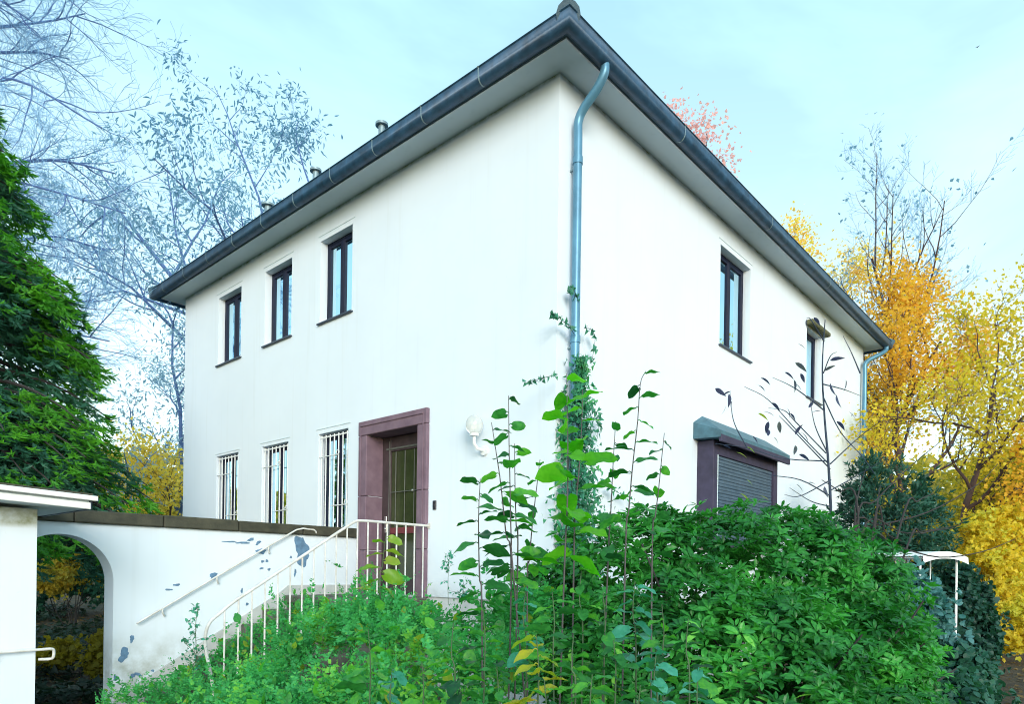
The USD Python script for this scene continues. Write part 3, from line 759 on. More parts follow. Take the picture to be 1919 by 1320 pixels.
part(shed, 'roof_slab', sheared((-7.3, BY - .36, .842), (-3.95, GY + .1, .93)), 'soffit_paint')
part(shed, 'fascia_board', sheared((-7.3, BY - .395, .835), (-3.945, BY - .362, .893)), 'white_paint')
part(shed, 'fascia_board', sheared((-7.3, BY - .43, .910), (-3.90, BY - .362, .952)), 'white_paint')
part(shed, 'fascia_board', sheared((-3.947, BY - .36, .836), (-3.925, GY + .1, .93)), 'sill_metal')
part(shed, 'roof_felt', sheared((-7.3, BY - .40, .955), (-3.93, GY + .1, .972)), 'coping_stone')
hz = on(40, 1223, 1, BY - .06)[2]
r_ = part(shed, 'handrail', tube(smooth_path([(-7.0, BY - .06, hz - .03), (-5, BY - .06, hz), (BX, BY - .06, hz + .01), (BX + .10, BY - .06, hz + .01), (BX + .125, BY - .05, hz - .01), (BX + .125, BY - .03, hz - .07), (BX + .10, BY - .0, hz - .085), (BX + .03, BY + .03, hz - .085)], 40), .012, 8), 'rail_paint', smooth=40)
for bxp in (-4.56, -5.6):
    part(r_, 'bracket', tube(smooth_path([(bxp, BY - .06, hz), (bxp, BY - .06, hz - .06), (bxp - .02, BY - .03, hz - .10), (bxp - .02, BY, hz - .10)], 9), .009, 6), 'rail_paint', smooth=40)
    part(r_, 'wall_plate', box((bxp - .05, BY - .004, hz - .13), (bxp + .01, BY - .0005, hz - .07), .001), 'bare_render')
# ------------------------------------------------------------------ vegetation helpers
def branches(rng, base, direction, length, radius, levels, spread=0.7, kids=(5, 4, 4), ratio=0.6, gnarl=0.18, droop=0.0, up=0.0, start=0.3, sides=(8, 6, 4, 3), segs=7, rmin=0.004):
    """A branching skeleton. Returns {level: [(points, radii)]} and the twig ends with their directions."""
    out, tips = {}, []

    def go(p, d, L, r, lv):
        n = max(4, segs - lv)
        pts, ds = [np.array(p, float)], [unit(d)]
        for k in range(n):
            d = unit(ds[-1] + rng.normal(size=3) * gnarl + np.array([0, 0, up - droop * (k / n) * (1.0 if lv else 0.3)]))
            pts.append(pts[-1] + d * L / n)
            ds.append(d)
        pts = np.array(pts)
        rad = np.maximum(r * (1 - 0.78 * np.linspace(0, 1, n + 1)), rmin)
        out.setdefault(lv, []).append((pts, rad))
        if lv >= levels:
            tips.append((pts[-1], ds[-1], lv))
            tips.append((pts[n // 2], ds[n // 2], lv))
            return
        nk = kids[min(lv, len(kids) - 1)]
        for k in range(nk):
            t = start + (1 - start) * (k + rng.uniform(.2, .8)) / nk
            i = min(n - 1, int(t * n))
            q = pts[i] + (pts[i + 1] - pts[i]) * (t * n - i)
            side = unit(np.cross(ds[i], rng.normal(size=3)))
            nd = unit(ds[i] * (1 - spread * .5) + side * spread)
            go(q, nd, L * ratio * rng.uniform(.75, 1.2) * (1.15 - .45 * t), rad[i] * .62, lv + 1)

    go(base, direction, length, radius, 0)
    return out, tips


def tubes(polys, sides):
    if not polys:
        return None
    return cat(*[tube(p, r, sides, cap=False) for p, r in polys])


def scatter_at(rng, tips, n, spreadv, size, shape, width=1.0, hang=0.3, jitter=0.8):
    P = np.array([t[0] for t in tips]); D = np.array([t[1] for t in tips])
    k = rng.integers(0, len(P), n)
    p = P[k] + rng.normal(size=(n, 3)) * spreadv
    d = unit(D[k] + rng.normal(size=(n, 3)) * jitter + np.array([0, 0, -hang]))
    return leaves(p, d, rng.normal(size=(n, 3)) + [0, 0, 1.0], rng.uniform(*size, n), shape, width)


def gz(p):
    return float(ground_z(p[0], p[1]))


def base_at(px, depth):
    b = at(px, 1070, depth)
    b[2] = gz(b)
    return b


# ------------------------------------------------------------------ conifer at the left
rng = np.random.default_rng(11)
cb = base_at(-95, 9.2)
con = thing('conifer_tree', 'tall bright green conifer with drooping sprays behind the arched garden wall', 'conifer tree', loc=cb)
ctop = at(-95, 130, 9.2)[2]
part(con, 'trunk', tube([cb + (0, 0, -.2), cb + (.05, 0, 2), cb + (0, .03, 5), (cb[0], cb[1], ctop)], [.2, .16, .10, .02], 10), 'bark_dark', smooth=True)
limbs, Pl, Tl, Nl, Sl, Pd, Td, Nd, Sd = [], [], [], [], [], [], [], [], []
H = ctop - cb[2]
for k in range(250):
    t = rng.uniform(0.26, .985)
    z = cb[2] + H * t
    az = rng.uniform(0, 2 * np.pi)
    L = (0.25 + 3.25 * (1 - t) ** .82) * rng.uniform(.78, 1.08)
    d = np.array([math.cos(az), math.sin(az), 0])
    n = 8
    u = np.linspace(0, 1, n)
    pts = np.array([cb[0], cb[1], z]) + d * (L * u)[:, None] + np.array([0, 0, 1.0]) * (L * (.22 * u - .50 * u ** 2))[:, None]
    limbs.append((pts, np.linspace(.028, .006, n) * (0.5 + L / 3)))
    side = np.cross(d, [0, 0, 1])
    m = int(16 + 34 * L)
    uu = rng.uniform(.18, 1.0, m) ** .7
    q = np.stack([np.interp(uu, u, pts[:, a]) for a in range(3)], 1)
    q += side * (rng.uniform(-1, 1, m) * .42 * L ** .6 * (1.15 - uu * .75))[:, None] + np.array([0, 0, 1.0]) * (-.12 * np.abs(rng.normal(size=m)))[:, None]
    dirs = unit(d * rng.uniform(.25, 1, m)[:, None] + side * rng.normal(0, .5, m)[:, None] + np.array([0, 0, 1.0]) * rng.uniform(-1.1, -.1, m)[:, None])
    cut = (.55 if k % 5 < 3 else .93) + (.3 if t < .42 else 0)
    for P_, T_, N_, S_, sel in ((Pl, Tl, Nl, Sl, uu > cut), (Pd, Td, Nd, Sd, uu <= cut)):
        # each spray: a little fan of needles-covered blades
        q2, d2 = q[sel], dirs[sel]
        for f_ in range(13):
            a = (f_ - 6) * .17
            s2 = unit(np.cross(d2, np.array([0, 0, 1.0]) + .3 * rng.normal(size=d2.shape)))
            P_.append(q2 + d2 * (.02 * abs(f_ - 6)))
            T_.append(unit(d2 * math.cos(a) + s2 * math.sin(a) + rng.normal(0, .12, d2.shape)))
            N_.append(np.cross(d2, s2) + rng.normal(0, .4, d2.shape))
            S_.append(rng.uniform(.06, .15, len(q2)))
part(con, 'branches', tubes(limbs, 4), 'bark_dark', kind='stuff')
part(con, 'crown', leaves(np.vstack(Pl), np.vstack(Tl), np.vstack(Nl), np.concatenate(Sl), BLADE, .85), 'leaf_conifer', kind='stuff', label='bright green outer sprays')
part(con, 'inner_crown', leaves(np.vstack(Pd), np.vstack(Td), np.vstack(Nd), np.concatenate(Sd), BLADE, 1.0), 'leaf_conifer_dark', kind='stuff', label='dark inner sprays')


# ------------------------------------------------------------------ bare and autumn trees
def tree(name, label, px, depth, top, lean, seed, bark, twig, leaf=None, nleaf=0, lsize=(.1, .18), spreadv=.25, shape=SCRAP, levels=4, kids=(9, 6, 5, 4), radius=.16, length=None, spread=.75, ratio=.5, droop=0.0, up=.05, group=None,
         start=.25, gnarl=.16, extra=None, hang=.3, catname='tree', rmin=.0045, gaps=.34):
    rng = np.random.default_rng(seed)
    b = base_at(px, depth)
    zt = at(px, top, depth)[2]
    L = (zt - b[2]) * .92 if length is None else length
    path = thing(name, label, catname, group, loc=b)
    sk, tips = branches(rng, b + (0, 0, -.1), lean, L, radius, levels, spread=spread, kids=kids, ratio=ratio, gnarl=gnarl, droop=droop, up=up, start=start, rmin=rmin)
    part(path, 'trunk', tubes(sk[0], 9), bark, smooth=True)
    part(path, 'branches', cat(*[tubes(sk[k], s) for k, s in ((1, 6), (2, 4)) if k in sk]), bark, kind='stuff')
    tw = [tubes(sk[k], 3) for k in range(3, levels + 1) if k in sk]
    if tw:
        part(path, 'twigs', cat(*tw), twig, kind='stuff')
    if leaf:
        # whole boughs have already shed their leaves
        tp = np.array([t[0] for t in tips])
        keep = meshkit.fbm(tp * .55 + seed, 3, seed) > gaps
        tips = [t for t, q in zip(tips, keep) if q]
        part(path, 'crown', scatter_at(rng, tips, nleaf, spreadv, lsize, shape, hang=hang), leaf, kind='stuff')
    return path


# the large bare tree at the far left, its long limbs reach into the picture
rng = np.random.default_rng(21)
bb = base_at(-330, 15)
bare = thing('bare_tree', 'large leafless tree with fine arching twigs behind the conifer at the left', 'tree', loc=bb)
part(bare, 'trunk', tube(smooth_path([bb + (0, 0, -.2), bb + (.1, 0, 4), bb + (-.1, .1, 9), bb + (.1, 0, 15)], 12), np.linspace(.38, .10, 13), 12), 'bark_blue', smooth=True)
lim, fine = [], []
side = CR
for (x0, y0, x1, y1, r0, seed, dd) in ((-330, 420, 215, 325, .085, 1, 0), (-330, 340, 130, 110, .075, 2, .4), (-330, 120, 95, -60, .075, 3, -.5), (-330, 620, 200, 470, .06, 4, .5), (-330, 250, 190, 240, .065, 5, -.8), (-330, 200, 160, 25, .06, 6, .7), (-330, 560, 180, 560, .05, 7, .3),
                                      (-330, 700, 205, 640, .045, 8, -.3), (-330, 60, 60, 40, .06, 9, 0), (-330, 480, 235, 400, .05, 10, -1), (-330, 650, 170, 690, .04, 11, .6), (-330, 300, 100, 420, .05, 12, 1.0), (-330, -60, 110, -160, .06, 13, .2)):
    p0, p1 = at(x0, y0, 15), at(x1, y1, 15 + dd * 2)
    rg = np.random.default_rng(300 + seed)
    L = np.linalg.norm(p1 - p0)
    mid = [p0 + (p1 - p0) * t + np.array([0, 0, 1.0]) * (.13 * L * math.sin(math.pi * t)) + rg.normal(size=3) * .22 for t in (.25, .5, .75)]
    pts = smooth_path([p0] + mid + [p1], 16)
    lim.append((pts, np.linspace(r0, .014, len(pts))))
    for k in range(17):
        i = int((.32 + .66 * (k + rg.uniform(0, 1)) / 17) * (len(pts) - 1))
        d = unit(pts[min(i + 1, len(pts) - 1)] - pts[i - 1])
        nd = unit(d * .75 + unit(np.cross(d, rg.normal(size=3))) * .65)
        sk, _ = branches(rg, pts[i], nd, rg.uniform(.9, 2.1), .016, 2, spread=.6, kids=(7, 4), ratio=.55, gnarl=.13, droop=.22, up=.07, start=.15, rmin=.004)
        lim += sk[0]
        fine += sk[1] + sk[2]
part(bare, 'limbs', tubes(lim, 5), 'bark_blue', kind='stuff')
part(bare, 'twigs', tubes(fine, 3), 'twig_blue', kind='stuff')

vis = lambda p: True
tree('thin_leaved_tree', 'tree with sparse bluish leaves rising behind the left gutter', 520, 21, 215, (-.03, .05, 1), 31, 'bark_blue', 'twig_blue', 'leaf_blue', 5200, (.10, .19), .20, LANCE, levels=4, kids=(10, 6, 4, 3), radius=.17, spread=.7, ratio=.46, start=.3, hang=.9)
tree('thin_leaved_tree', 'sparse blue leaved tree beside the left end of the roof', 385, 19, 255, (-.05, .08, 1), 33, 'bark_blue', 'twig_blue', 'leaf_blue', 4600, (.10, .18), .20, LANCE, levels=4, kids=(10, 6, 4, 3), radius=.14, spread=.7, ratio=.42, start=.3, hang=.9)
tree('pale_tree', 'pale thin tree standing in the gap left of the house', 318, 17, 545, (0.02, -.02, 1), 34, 'bark_blue', 'twig_blue', 'leaf_blue', 3800, (.08, .14), .25, LANCE, levels=4, kids=(11, 6, 4, 3), radius=.09, spread=.75, ratio=.36, start=.2, hang=.8)
tree('pink_tree', 'pinkish autumn tree showing over the right hand roof edge', 1362, 25, 325, (0, 0, 1), 36, 'twig_brown', 'twig_brown', 'leaf_pink', 6500, (.09, .17), .28, SCRAP, levels=4, kids=(10, 6, 4, 3), radius=.16, spread=.6, ratio=.30, start=.45)
tree('gold_maple', 'golden orange maple with upright stems behind the right end of the house', 1600, 21, 560, (.02, 0, 1), 37, 'twig_brown', 'twig_brown', 'leaf_gold', 13000, (.07, .15), .26, SCRAP, levels=4, kids=(12, 6, 5, 3), radius=.17, spread=.6, ratio=.40, start=.3, up=.10)
tree('gold_maple', 'second golden maple partly hidden by the roof corner', 1525, 24, 450, (.0, 0, 1), 38, 'twig_brown', 'twig_brown', 'leaf_gold', 12000, (.08, .16), .28, SCRAP, levels=4, kids=(11, 6, 4, 3), radius=.15, spread=.6, ratio=.36, start=.35, up=.08)
tree('bare_birch', 'tall leafless tree with upright bluish twigs above the golden maple', 1690, 23, 415, (0, .0, 1), 39, 'twig_brown', 'twig_blue', 'leaf_blue', 500, (.10, .16), .2, SCRAP, levels=4, kids=(15, 7, 5, 4), radius=.16, spread=.62, ratio=.46, start=.25, up=.11, gnarl=.10)
tree('olive_tree', 'yellow green tree with a wide airy crown right of the downpipe', 1740, 16, 690, (.02, 0, 1), 40, 'twig_brown', 'twig_brown', 'leaf_olive', 11000, (.06, .12), .24, SCRAP, levels=4, kids=(12, 6, 5, 3), radius=.12, spread=.85, ratio=.48, start=.2, up=.02)
tree('orange_tree', 'orange autumn tree at the right edge of the view', 1905, 15, 730, (.0, 0, 1), 41, 'twig_brown', 'twig_brown', 'leaf_gold', 12000, (.06, .12), .24, SCRAP, levels=4, kids=(12, 6, 5, 3), radius=.11, spread=.7, ratio=.36, start=.15, up=.05)
tree('yellow_tree', 'low yellow green tree behind the white garden canopy', 1830, 18, 900, (.0, 0, 1), 42, 'twig_brown', 'twig_brown', 'leaf_olive', 11000, (.07, .13), .26, SCRAP, levels=4, kids=(12, 6, 5, 3), radius=.09, spread=.8, ratio=.5, start=.1, up=.03)
tree('yellow_shrub', 'yellow shrub behind the garden wall left of the house', 312, 16.5, 880, (.0, 0, 1), 43, 'twig_brown', 'twig_brown', 'leaf_gold', 9000, (.06, .12), .22, SCRAP, levels=3, kids=(12, 7, 5), radius=.06, spread=.8, ratio=.5, start=.05, catname='shrub')


# ------------------------------------------------------------------ shrubs made of leafy lobes
def lobes_cloud(rng, lobes, n, shell=.35):
    """Points and outward directions on and under the surface of a set of ellipsoids (centre, radii)."""
    w = np.array([r[0] * r[1] + r[1] * r[2] + r[0] * r[2] for _, r in lobes])
    k = rng.choice(len(lobes), n, p=w / w.sum())
    d = rand_dirs(rng, n)
    C, Rr = np.array([c for c, _ in lobes])[k], np.array([r for _, r in lobes])[k]
    rad = (1 - shell * rng.uniform(0, 1, n) ** 1.6) * (.72 + .62 * meshkit.fbm(d * 2.6 + k[:, None] * 7.3, 3, 17))
    P = C + d * Rr * rad[:, None]
    nrm = unit(d / Rr)
    keep = np.ones(n, bool)
    for i, (c, r) in enumerate(lobes):
        inside = (((P - c) / np.array(r)) ** 2).sum(1) < .62
        keep &= ~(inside & (k != i))
    keep &= P[:, 2] > ground_z(P[:, 0], P[:, 1]) - .05
    return P[keep], nrm[keep]


def lobe(px, py, depth, rx, rz, ry=None):
    c = at(px, py, depth)
    s = depth / FPX
    return c, (rx * s, (ry or rx) * s, rz * s)


# rhododendron: rosettes of long leaves; the nearest leaves are parts of their own
rng = np.random.default_rng(51)
rl_ = [lobe(1120, 1120, 4.9, 120, 130), lobe(1240, 1090, 5.0, 130, 130), lobe(1370, 1090, 5.1, 130, 135), lobe(1490, 1095, 5.3, 120, 135), lobe(1590, 1120, 5.6, 110, 120), lobe(1660, 1190, 5.7, 80, 130), lobe(1300, 1230, 4.5, 160, 150),
       lobe(1450, 1250, 4.6, 160, 160), lobe(1600, 1270, 5.0, 130, 150), lobe(1170, 1270, 4.4, 150, 160), lobe(1380, 1380, 4.2, 220, 170), lobe(1590, 1400, 4.6, 170, 150), lobe(1030, 1180, 5.0, 90, 130), lobe(1690, 1330, 5.3, 80, 150), lobe(1330, 1010, 5.2, 60, 55), lobe(1225, 1000, 5.1, 60, 50), lobe(1505, 1005, 5.4, 60, 48)]
rb = base_at(1400, 5.0)
rho = thing('rhododendron_bush', 'big glossy dark green evergreen bush in front of the right wall', 'bush', loc=rb)
stems = []
for c, r in rl_[:14]:
    for k in range(5):
        e = c + rng.normal(size=3) * .25
        stems.append((smooth_path([rb + np.append(rng.normal(size=2) * .25, -.1), (rb + e) / 2 + np.append(rng.normal(size=2) * .15, -.2), e], 8), np.linspace(.022, .006, 9)))
part(rho, 'stems', tubes(stems, 5), 'bark_dark', kind='stuff')
P, Nn = lobes_cloud(rng, rl_, 7600, .5)
P = P + rng.normal(size=P.shape) * .03
ax = unit(Nn * .7 + np.array([0, 0, .75]) + rng.normal(size=P.shape) * .25)
LP, LT, LN, LS = [], [], [], []
for k in range(9):
    a = k * 2.4 + rng.uniform(0, .6, len(P))
    e1 = unit(np.cross(ax, rng.normal(size=ax.shape)))
    e1 = unit(np.cross(ax, [0.3, 0.2, 0.93])) if k >= 0 else e1
    e2 = np.cross(ax, e1)
    out = e1 * np.cos(a)[:, None] + e2 * np.sin(a)[:, None]
    lift = rng.uniform(-.25, .75, len(P))[:, None] if k < 6 else rng.uniform(.6, 1.6, len(P))[:, None]
    LP.append(P + out * .012); LT.append(unit(out + ax * lift)); LN.append(ax - out * .3 + rng.normal(size=ax.shape) * .12); LS.append(rng.uniform(.055, .098, len(P)) * (1 if k < 6 else .75))
LP, LT, LN, LS = np.vstack(LP), np.vstack(LT), np.vstack(LN), np.concatenate(LS)


def single_leaves(parent, P, T, N, S, shape, material, count, name='leaf', stuff='foliage', stuff_mat=None, width=1.0):
    """The count leaves that show largest become parts of their own, the rest one part."""
    d = np.linalg.norm(P - CAM, axis=1)
    outer = S / d
    order = np.argsort(-outer)
    for i in order[:count]:
        v, f = leaves(P[i:i + 1], T[i:i + 1], N[i:i + 1], S[i], shape, width)
        part(parent, name, (v, f), material, smooth=True)
    rest = order[count:]
    if len(rest):
        part(parent, stuff, leaves(P[rest], T[rest], N[rest], S[rest], shape, width), stuff_mat or material, kind='stuff')


# only the outside of the bush that faces the open garden counts as large in the picture
single_leaves(rho, LP, LT, LN, LS, RHODO, 'leaf_rhodo', 300)

# dark conifer bush and shrubs at the right
rng = np.random.default_rng(53)


def feather_bush(name, label, lobes, n, size, material, shape=BLADE, fan=5, catname='bush', base_px=None, depth=8, width=1.2, shell=.55, thin=2.6):
    b = base_at(base_px, depth)
    path = thing(name, label, catname, loc=b)
    st = [(smooth_path([b + (0, 0, -.1), (b + c) / 2 + rng.normal(size=3) * .1, c], 6), np.linspace(.014, .004, 7)) for c, r in lobes for _ in range(2)]
    part(path, 'stems', tubes(st, 5), 'bark_dark', kind='stuff')
    P, Nn = lobes_cloud(rng, lobes, int(n * 1.25), shell)
    keep = meshkit.fbm(P * thin, 3, 21) > .43
    P, Nn = P[keep] + Nn[keep] * rng.exponential(.05, keep.sum())[:, None], Nn[keep]
    ps, ts, ns, ss = [], [], [], []
    for k in range(fan):
        ps.append(P + rng.normal(size=P.shape) * .02)
        ts.append(unit(Nn * .6 + np.array([0, 0, .1]) + rng.normal(size=P.shape) * .6)); ns.append(Nn + rng.normal(size=P.shape) * .5 + np.array([0, 0, .5])); ss.append(rng.uniform(*size, len(P)))
    part(path, 'foliage', leaves(np.vstack(ps), np.vstack(ts), np.vstack(ns), np.concatenate(ss), shape, width), material, kind='stuff')
    return path


feather_bush('conifer_bush', 'dark green conifer bush by the far right corner of the house', [lobe(1665, 960, 11.2, 75, 80), lobe(1640, 905, 11.2, 40, 45), lobe(1700, 1010, 11.0, 70, 80), lobe(1640, 1050, 11.0, 80, 100), lobe(1690, 1110, 11.0, 90, 110), lobe(1680, 930, 11.2, 45, 50)], 5200, (.07, .15), 'leaf_conifer_dark', base_px=1670, depth=11.1, fan=6)
feather_bush('blue_shrub', 'bluish leafed shrub under the white garden canopy', [lobe(1700, 1130, 7.0, 40, 40), lobe(1688, 1115, 7.1, 26, 24), lobe(1715, 1160, 7.0, 45, 40), lobe(1735, 1230, 6.9, 50, 60)], 3000, (.04, .08), 'leaf_bluegreen', OVAL, base_px=1715, depth=7.6, fan=3)
feather_bush('dark_shrub', 'dark evergreen shrub right of the garden canopy', [lobe(1795, 1130, 10.5, 45, 60), lobe(1790, 1190, 10.0, 60, 60), lobe(1820, 1175, 10.6, 35, 35)], 3600, (.05, .10), 'leaf_conifer_dark', OVAL, base_px=1800, depth=10.3, fan=4)
feather_bush('low_shrub', 'low dark shrub at the bottom edge right of the glossy bush', [lobe(1790, 1270, 6.6, 50, 40), lobe(1760, 1330, 6.0, 70, 50), lobe(1830, 1325, 6.6, 60, 35)], 2200, (.04, .085), 'leaf_conifer_dark', OVAL, base_px=1790, depth=6.4, fan=4)
feather_bush('lime_shrub', 'pale yellow green shrub at the right edge behind the dark shrub', [lobe(1860, 1060, 13.5, 50, 90), lobe(1890, 1130, 13.0, 60, 80), lobe(1840, 1010, 14, 40, 50), lobe(1905, 1000, 13.6, 40, 60), lobe(1850, 1140, 13.2, 50, 60), lobe(1905, 1180, 12.6, 45, 45)], 4200, (.06, .11), 'leaf_olive', SCRAP, base_px=1870, depth=13.4, fan=4, shell=.8)
# behind the arch
feather_bush('arch_shrub', 'yellow green shrub seen through the arch', [lobe(140, 1062, 15, 40, 30), lobe(180, 1056, 15.5, 30, 32), lobe(95, 1085, 14.5, 40, 22)], 2200, (.05, .10), 'leaf_wood', SCRAP, base_px=140, depth=15, fan=4)
feather_bush('dark_hedge', 'dark evergreen shrub filling the upper arch', [lobe(90, 1040, 18, 90, 70), lobe(180, 1030, 19, 90, 75), lobe(30, 1060, 17, 80, 80), lobe(220, 1060, 19, 80, 70)], 3600, (.10, .18), 'leaf_conifer_dark', SCRAP, base_px=110, depth=18, fan=4)
feather_bush('leafy_weed', 'small yellowish weed on the leaf litter behind the arch', [lobe(118, 1225, 10.0, 26, 13), lobe(100, 1238, 10.0, 18, 9)], 420, (.05, .10), 'leaf_olive', OVAL, base_px=116, depth=10.0, fan=3, catname='weed')
feather_bush('leafy_weed', 'small yellow weed against the right jamb behind the arch', [lobe(192, 1215, 9.4, 9, 22), lobe(188, 1245, 9.4, 12, 20)], 420, (.05, .10), 'leaf_olive', OVAL, base_px=190, depth=9.4, fan=3, catname='weed')
rng = np.random.default_rng(57)
n = 26000
x, y = rng.uniform(-7.5, .3, n), 4.1 + 16 * rng.uniform(0, 1, n) ** 1.5
x[16000:], y[16000:] = rng.uniform(0, 9, 10000), rng.uniform(-9, -2.2, 10000)
keep = ~((x > -.15) & (y < 10)) & (meshkit.fbm(np.stack([x * .9, y * .9, 0 * x], 1), 3, 4) > .40)
x, y = x[keep], y[keep]
n = len(x)
solo('ground_cover', leaves(np.stack([x, y, ground_z(x, y) + rng.uniform(.02, .22, n)], 1), rng.normal(size=(n, 3)) * [1, 1, .4], np.array([0, 0, 1.0]) + rng.normal(size=(n, 3)) * .4, rng.uniform(.07, .15, n), IVY), 'leaf_ground', 'dark low ground cover behind the arched wall and in the bed at the right', 'ground cover', kind='stuff')

# ------------------------------------------------------------------ tall big-leaved stems in front of the house
def big_plant(label, pts_px, depth, size, nleaf, seed, material='leaf_knot', name='tall_plant', group=None, stem='stem_red', t0=.25, flat=.42, catname='plant', vis0=None):
    """A cane with alternate broad leaves. pts_px: pixels of the photograph from the tip downwards; the cane goes on to the ground."""
    rng = np.random.default_rng(seed)
    pts = [at(x, y, depth) for x, y in pts_px]
    b = pts[-1].copy()
    b[2] = gz(b)
    b[:2] += rng.normal(size=2) * .05
    path = thing(name, label, catname, group, loc=b)
    line = smooth_path([b + (0, 0, -.05)] + pts[::-1], 24)
    part(path, 'stem', tube(line, np.linspace(.005, .0018, len(line)), 7), stem, smooth=True)
    seg = np.linalg.norm(np.diff(line, axis=0), axis=1)
    cum = np.concatenate([[0], np.cumsum(seg)]) / seg.sum()
    phase = rng.uniform(0, np.pi)
    top_part = np.linalg.norm(np.diff(np.array(pts), axis=0), axis=1).sum() / seg.sum()
    t0 = max(.05, 1 - top_part - .02)
    nleaf = int(nleaf * 1.3)
    for k in range(nleaf):
        t = t0 + (1 - t0) * (k + rng.uniform(.1, .7)) / nleaf
        t = min(t, 1.0)
        p = np.array([np.interp(t, cum, line[:, a]) for a in range(3)])
        az = phase + np.pi * k + rng.normal(0, .5)
        d = CR * math.cos(az) + CF * math.sin(az) * .65
        d = unit(d + np.array([0, 0, rng.uniform(-.35, .35)]))
        s = size * 1.0 * rng.uniform(.8, 1.15) * (1.0 if t < .88 else .7)
        n = np.array([0, 0, 1.0]) + rng.normal(size=3) * flat
        pet = tube(smooth_path([p, p + d * s * .12 + (0, 0, .01), p + d * s * .25], 5), .0022, 4)
        part(path, 'leaf', cat(pet, leaves((p + d * s * .24)[None], d[None], n[None], s * .9, HEART)), material, smooth=True)
    return path


big_plant('tall cane with dark round leaves beside the wall lamp, second from the left', [(921, 792), (930, 850), (938, 905), (948, 1000), (958, 1090)], 3.5, .125, 9, 1)
big_plant('leftmost cane of broad leaves against the white wall', [(900, 898), (897, 960), (897, 1020), (899, 1090), (903, 1150)], 3.2, .12, 12, 2)
big_plant('tallest cane left of the corner with leaves to its tip', [(953, 742), (954, 830), (956, 920), (958, 1010), (964, 1100)], 3.4, .125, 14, 3)
big_plant('thin cane directly right of the tallest left cane', [(964, 832), (965, 900), (967, 980), (970, 1060)], 3.6, .115, 8, 4)
big_plant('leaning cane between the tall left canes and the ivy', [(1012, 862), (1005, 920), (998, 980), (992, 1050), (988, 1110)], 3.7, .12, 8, 5)
big_plant('cane with light green leaves just right of the ivy', [(1154, 790), (1150, 850), (1147, 910), (1144, 970), (1140, 1040)], 3.8, .12, 8, 6)
big_plant('highest cane right of the downpipe', [(1210, 696), (1200, 720), (1195, 790), (1186, 870), (1178, 960), (1172, 1040)], 3.5, .13, 14, 7, t0=.35)
big_plant('short slender cane standing alone at the right over the bush', [(1245, 812), (1240, 860), (1234, 920), (1228, 970), (1222, 1040)], 3.7, .115, 9, 8, t0=.4)
big_plant('bright green cane with the largest leaves in front of the downpipe', [(1062, 700), (1063, 760), (1064, 830), (1064, 900), (1062, 980), (1058, 1060)], 3.3, .18, 13, 9, material='leaf_bright', t0=.3)
big_plant('second bright green cane against the ivy', [(1092, 730), (1090, 800), (1086, 870), (1080, 940), (1076, 1020)], 3.5, .16, 11, 10, material='leaf_bright', t0=.3)
big_plant('bright young plant with lobed leaves behind the landing railing', [(724, 1000), (720, 1030), (716, 1065), (712, 1110)], 5.6, .20, 8, 13, material='leaf_lime', stem='stem_green', t0=.35, flat=.5)
# lower canes in the foreground, each with its own foliage
low = [(690, 1180, 3.0), (735, 1255, 2.5), (790, 1235, 2.7), (850, 1165, 2.9), (905, 1140, 3.0), (985, 1105, 3.1), (1035, 1110, 3.0), (1090, 1065, 3.3), (1130, 1110, 3.0), (1190, 1090, 3.2), (1240, 1130, 3.0), (1290, 1160, 2.9), (1005, 1190, 2.6), (1075, 1190, 2.5), (1150, 1200, 2.6), (1230, 1220, 2.6), (930, 1240, 2.5), (1310, 1250, 2.6), (860, 1270, 2.4), (1110, 1265, 2.3), (1020, 1275, 2.3), (1200, 1285, 2.3)]
for i, (x, y, d) in enumerate(low):
    special = {5: ('leaf_teal', 'teal'), 12: ('leaf_yellow', 'yellow'), 9: ('leaf_teal', 'teal'), 1: ('leaf_teal', 'teal'), 15: ('leaf_teal', 'teal'), 17: ('leaf_teal', 'teal')}.get(i)
    lab = ('low cane with yellowing pale edged leaves at the bottom centre' if i == 12 else 'low bluish green broad leaved cane in the foreground growth' if special else 'low broad leaved green cane in the foreground growth')
    big_plant(lab, [(x, y), (x + (-1) ** i * 4, y + 60), (x + 2, y + 150)], d, .105 if i % 3 else .12, 11, 60 + i, material=special[0] if special else 'leaf_knot', group=None if i == 12 else ('low teal canes in the foreground' if special else 'low green canes in the foreground'), t0=.3, flat=.3, stem='stem_green')

# ------------------------------------------------------------------ undergrowth of fine ferny leaves over the steps and the bed
rng = np.random.default_rng(71)
und = [lobe(700, 1215, 4.3, 110, 45), lobe(800, 1205, 4.2, 90, 50), lobe(600, 1260, 4.2, 100, 40), lobe(500, 1310, 4.2, 80, 32), lobe(425, 1350, 4.1, 70, 30), lobe(620, 1310, 3.8, 150, 60), lobe(760, 1300, 3.6, 150, 70), lobe(900, 1270, 3.6, 100, 80), lobe(540, 1370, 3.7, 130, 45), lobe(690, 1390, 3.3, 180, 80),
       lobe(860, 1370, 3.2, 150, 80), lobe(340, 1365, 4.0, 80, 30), lobe(620, 1165, 5.6, 50, 26), lobe(700, 1150, 5.5, 60, 26), lobe(760, 1150, 5.4, 40, 22), lobe(545, 1212, 5.2, 34, 16), lobe(470, 1258, 5.0, 30, 14), lobe(415, 1290, 4.9, 26, 12), lobe(960, 1160, 4.2, 60, 60), lobe(1000, 1110, 4.4, 50, 40)]
P, Nn = lobes_cloud(rng, [(c - np.array([0, 0, .07]), r) for c, r in und], 11500, .85)
P0, N0 = P, Nn
